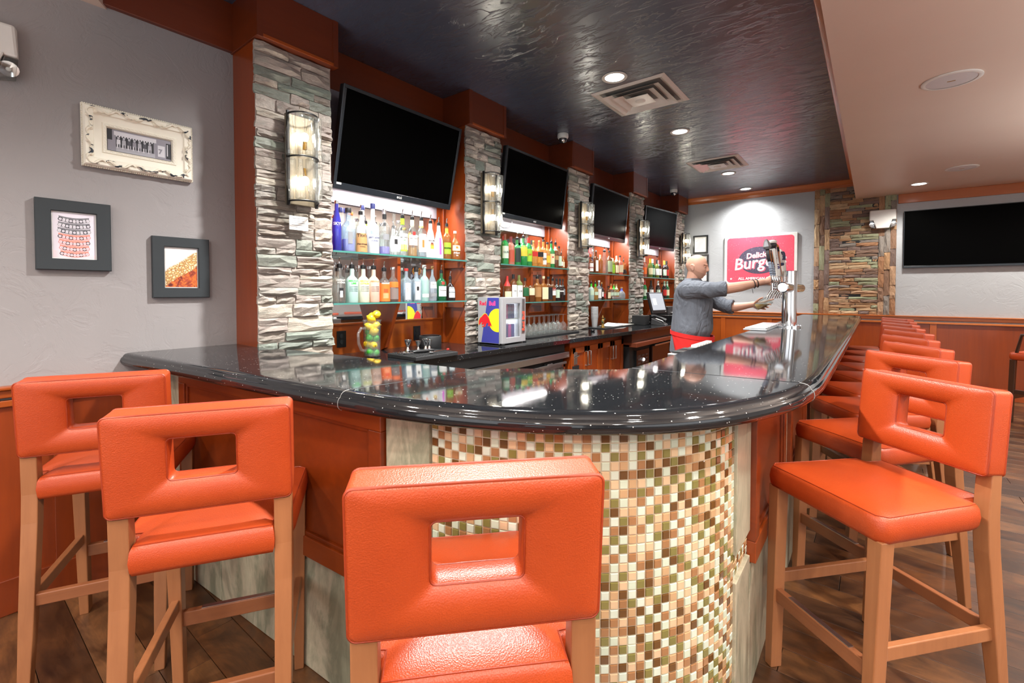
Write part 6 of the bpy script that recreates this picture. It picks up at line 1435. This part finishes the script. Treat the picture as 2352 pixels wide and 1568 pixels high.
def sleeve(pts, radii):
    sh.tube(pts, 0, 18, radii=radii)
    for p, r_ in list(zip(pts, radii))[:-1]: sh.ball(p, r_ * .995, 14, 10)
sleeve([(-1.43, 4.655, 1.425), (-1.34, 4.648, 1.432), (-1.24, 4.664, 1.424), (-1.16, 4.69, 1.432), (-1.10, 4.714, 1.438)], [.098, .090, .082, .072, .066])
sleeve([(-1.42, 5.005, 1.42), (-1.33, 5.035, 1.355), (-1.25, 5.05, 1.30), (-1.17, 5.05, 1.262), (-1.105, 5.046, 1.256)], [.095, .086, .076, .068, .064])
for (x, y, z, dx, dy, dz) in ((-1.118, 4.708, 1.437, .93, .28, .03), (-1.118, 5.047, 1.257, .99, -.03, -.06)):
    d = Vector((dx, dy, dz)).normalized(); q_ = d.to_track_quat('Z', 'Y').to_matrix().to_4x4(); st = len(sh.v)
    sh.lathe([(.052, -.036), (.070, -.036), (.0745, -.02), (.0745, .018), (.070, .030), (.052, .030)], 20); sh.xf(Matrix.Translation((x, y, z)) @ q_, st)
# collar
st = len(sh.v); sh.lathe([(.064, -.01), (.086, -.012), (.094, .0), (.086, .034), (.079, .044), (.066, .040)], 24); sh.xf(Matrix.Translation((-1.436, PY, 1.540)) @ Matrix.Rotation(math.radians(14), 4, 'Y'), st)
so = sh.obj('shirt', M_SHIRT, per, 180)
r = so.modifiers.new('cloth_union', 'REMESH'); r.mode = 'VOXEL'; r.voxel_size = .007; r.use_smooth_shade = True
sm = so.modifiers.new('soften', 'SMOOTH'); sm.factor = .5; sm.iterations = 2
tl = MB(); rings = []
for z, g in ((.985, 1.0), (.90, 1.06), (.83, 1.09), (.80, 1.09)):
    rings.append([(PX - .02 + .19 * g * math.cos(a) * (1 + .02 * math.sin(7 * a)), PY + .20 * g * math.sin(a), z) for a in [PI * .45 + 2 * PI * .55 * k / 24 for k in range(25)]])
tl.loft(rings, False, False).obj('shirt_tail', M_SHIRT, per, 60)
ap = MB(); rings = []
for z, g, a0 in ((.992, 1.01, -2.9), (.965, 1.03, -2.75), (.93, 1.055, -2.35), (.86, 1.08, -2.15), (.78, 1.10, -2.0), (.62, 1.10, -1.9)):
    rings.append([(PX - .01 + .198 * g * math.cos(a) * (1 + .012 * math.sin(11 * a + z * 14)), PY + .212 * g * math.sin(a) * (1 + .012 * math.sin(13 * a)), z - .03 * math.cos(a) * (z > .9)) for a in [a0 - 2 * a0 * k / 44 for k in range(45)]])
ao = ap.loft(rings, False, False).obj('apron', M_RED, per, 60); so_ = ao.modifiers.new('cloth', 'SOLIDIFY'); so_.thickness = .004
wb = MB().loft([[(PX - .012 + (.203 + o_) * math.cos(a), PY + (.216 + o_) * math.sin(a), z - .03 * math.cos(a)) for a in [2 * PI * k / 40 for k in range(40)]] for z, o_ in ((.995, 0), (.995, .006), (.955, .008), (.955, 0))], True, False, 0, True).obj('apron_tie', M_RED, per, 60)
tr = MB(); 
for s in (-1, 1): tr.tube([(PX - .01, PY + s * .09, .93), (PX, PY + s * .108, .52), (PX - .03, PY + s * .115, .10)], 0, 18, radii=[.118, .088, .074])
tr.tube([(PX - .01, PY, .98), (PX - .01, PY, .84)], 0, 24, radii=[.165, .165]).obj('trousers', M_JEAN, per, 60)
for s in (-1, 1): MB().hexa([(PX - .11, PY + s * .12 - .05, 0), (PX + .18, PY + s * .135 - .05, 0), (PX + .18, PY + s * .135 + .05, 0), (PX - .11, PY + s * .12 + .05, 0)], [(PX - .10, PY + s * .12 - .045, .11), (PX + .12, PY + s * .135 - .045, .075), (PX + .12, PY + s * .135 + .045, .075), (PX - .10, PY + s * .12 + .045, .11)]).obj('shoe', M_SHOE, per, bevel=.02)
def bracelet(t, mat, r_, w_):
    a, c = Vector((-.98, 4.77, 1.458)), Vector((-.84, 4.845, 1.493)); p = a.lerp(c, t); d = (c - a).normalized(); q_ = d.to_track_quat('Z', 'Y').to_matrix().to_4x4()
    MB().tube([(r_ * math.cos(2 * PI * k / 20), r_ * math.sin(2 * PI * k / 20), 0) for k in range(20)], w_, 6, True).xf(Matrix.Translation(p) @ q_).obj('bracelet', mat, per, 60)
bracelet(.72, M_BLACKM, .041, .004); bracelet(.90, plain('bead_brown', S(60, 44, 34), .5), .038, .005)
MB().tube([(-.885, 4.79, 1.445), (-.88, 4.785, 1.42), (-.875, 4.785, 1.395)], .002, 5).obj('bracelet_cord', M_BLACKM, per)
# beer glass in the hand
gl_ = thing('beer_glass', 'tilted pint glass half full of amber beer in the bartender\'s hand', 'glass', M=Matrix.Translation((-.886, 4.968, 1.256)) @ Matrix.Rotation(math.radians(57), 4, 'Y'))
MB().lathe([(0, 0), (.030, 0), (.031, .004), (.041, .150), (.0395, .150), (.0295, .010), (0, .010)], 24).obj('glass_wall', M_GLASS, gl_, 50)
bm_ = bmesh.new(); bmesh.ops.create_cone(bm_, cap_ends=True, segments=24, radius1=.029, radius2=.038, depth=.138, matrix=Matrix.Translation((0, 0, .08)))
nrm = (Matrix.Rotation(math.radians(-57), 3, 'Y') @ Vector((0, 0, 1)))
g = bmesh.ops.bisect_plane(bm_, geom=bm_.verts[:] + bm_.edges[:] + bm_.faces[:], plane_co=(0, 0, .062), plane_no=nrm, clear_outer=True); bmesh.ops.holes_fill(bm_, edges=[e for e in bm_.edges if e.is_boundary])
me = bpy.data.meshes.new('beer'); bm_.to_mesh(me); bm_.free(); me.materials.append(glassy('beer_gold', (.86, .52, .08, 1), .85)); o = bpy.data.objects.new('beer', me); COL.objects.link(o); o.parent = gl_
fo = MB(); fr_ = [(.031 * math.cos(2 * PI * k / 20), .031 * math.sin(2 * PI * k / 20)) for k in range(20)]
fo.prism([(x * 1.75, y) for x, y in fr_], 0, .006).xf(Matrix.Translation((0, 0, .065)) @ Matrix.Rotation(math.radians(-57), 4, 'Y')).obj('foam', M_WHITE, gl_)
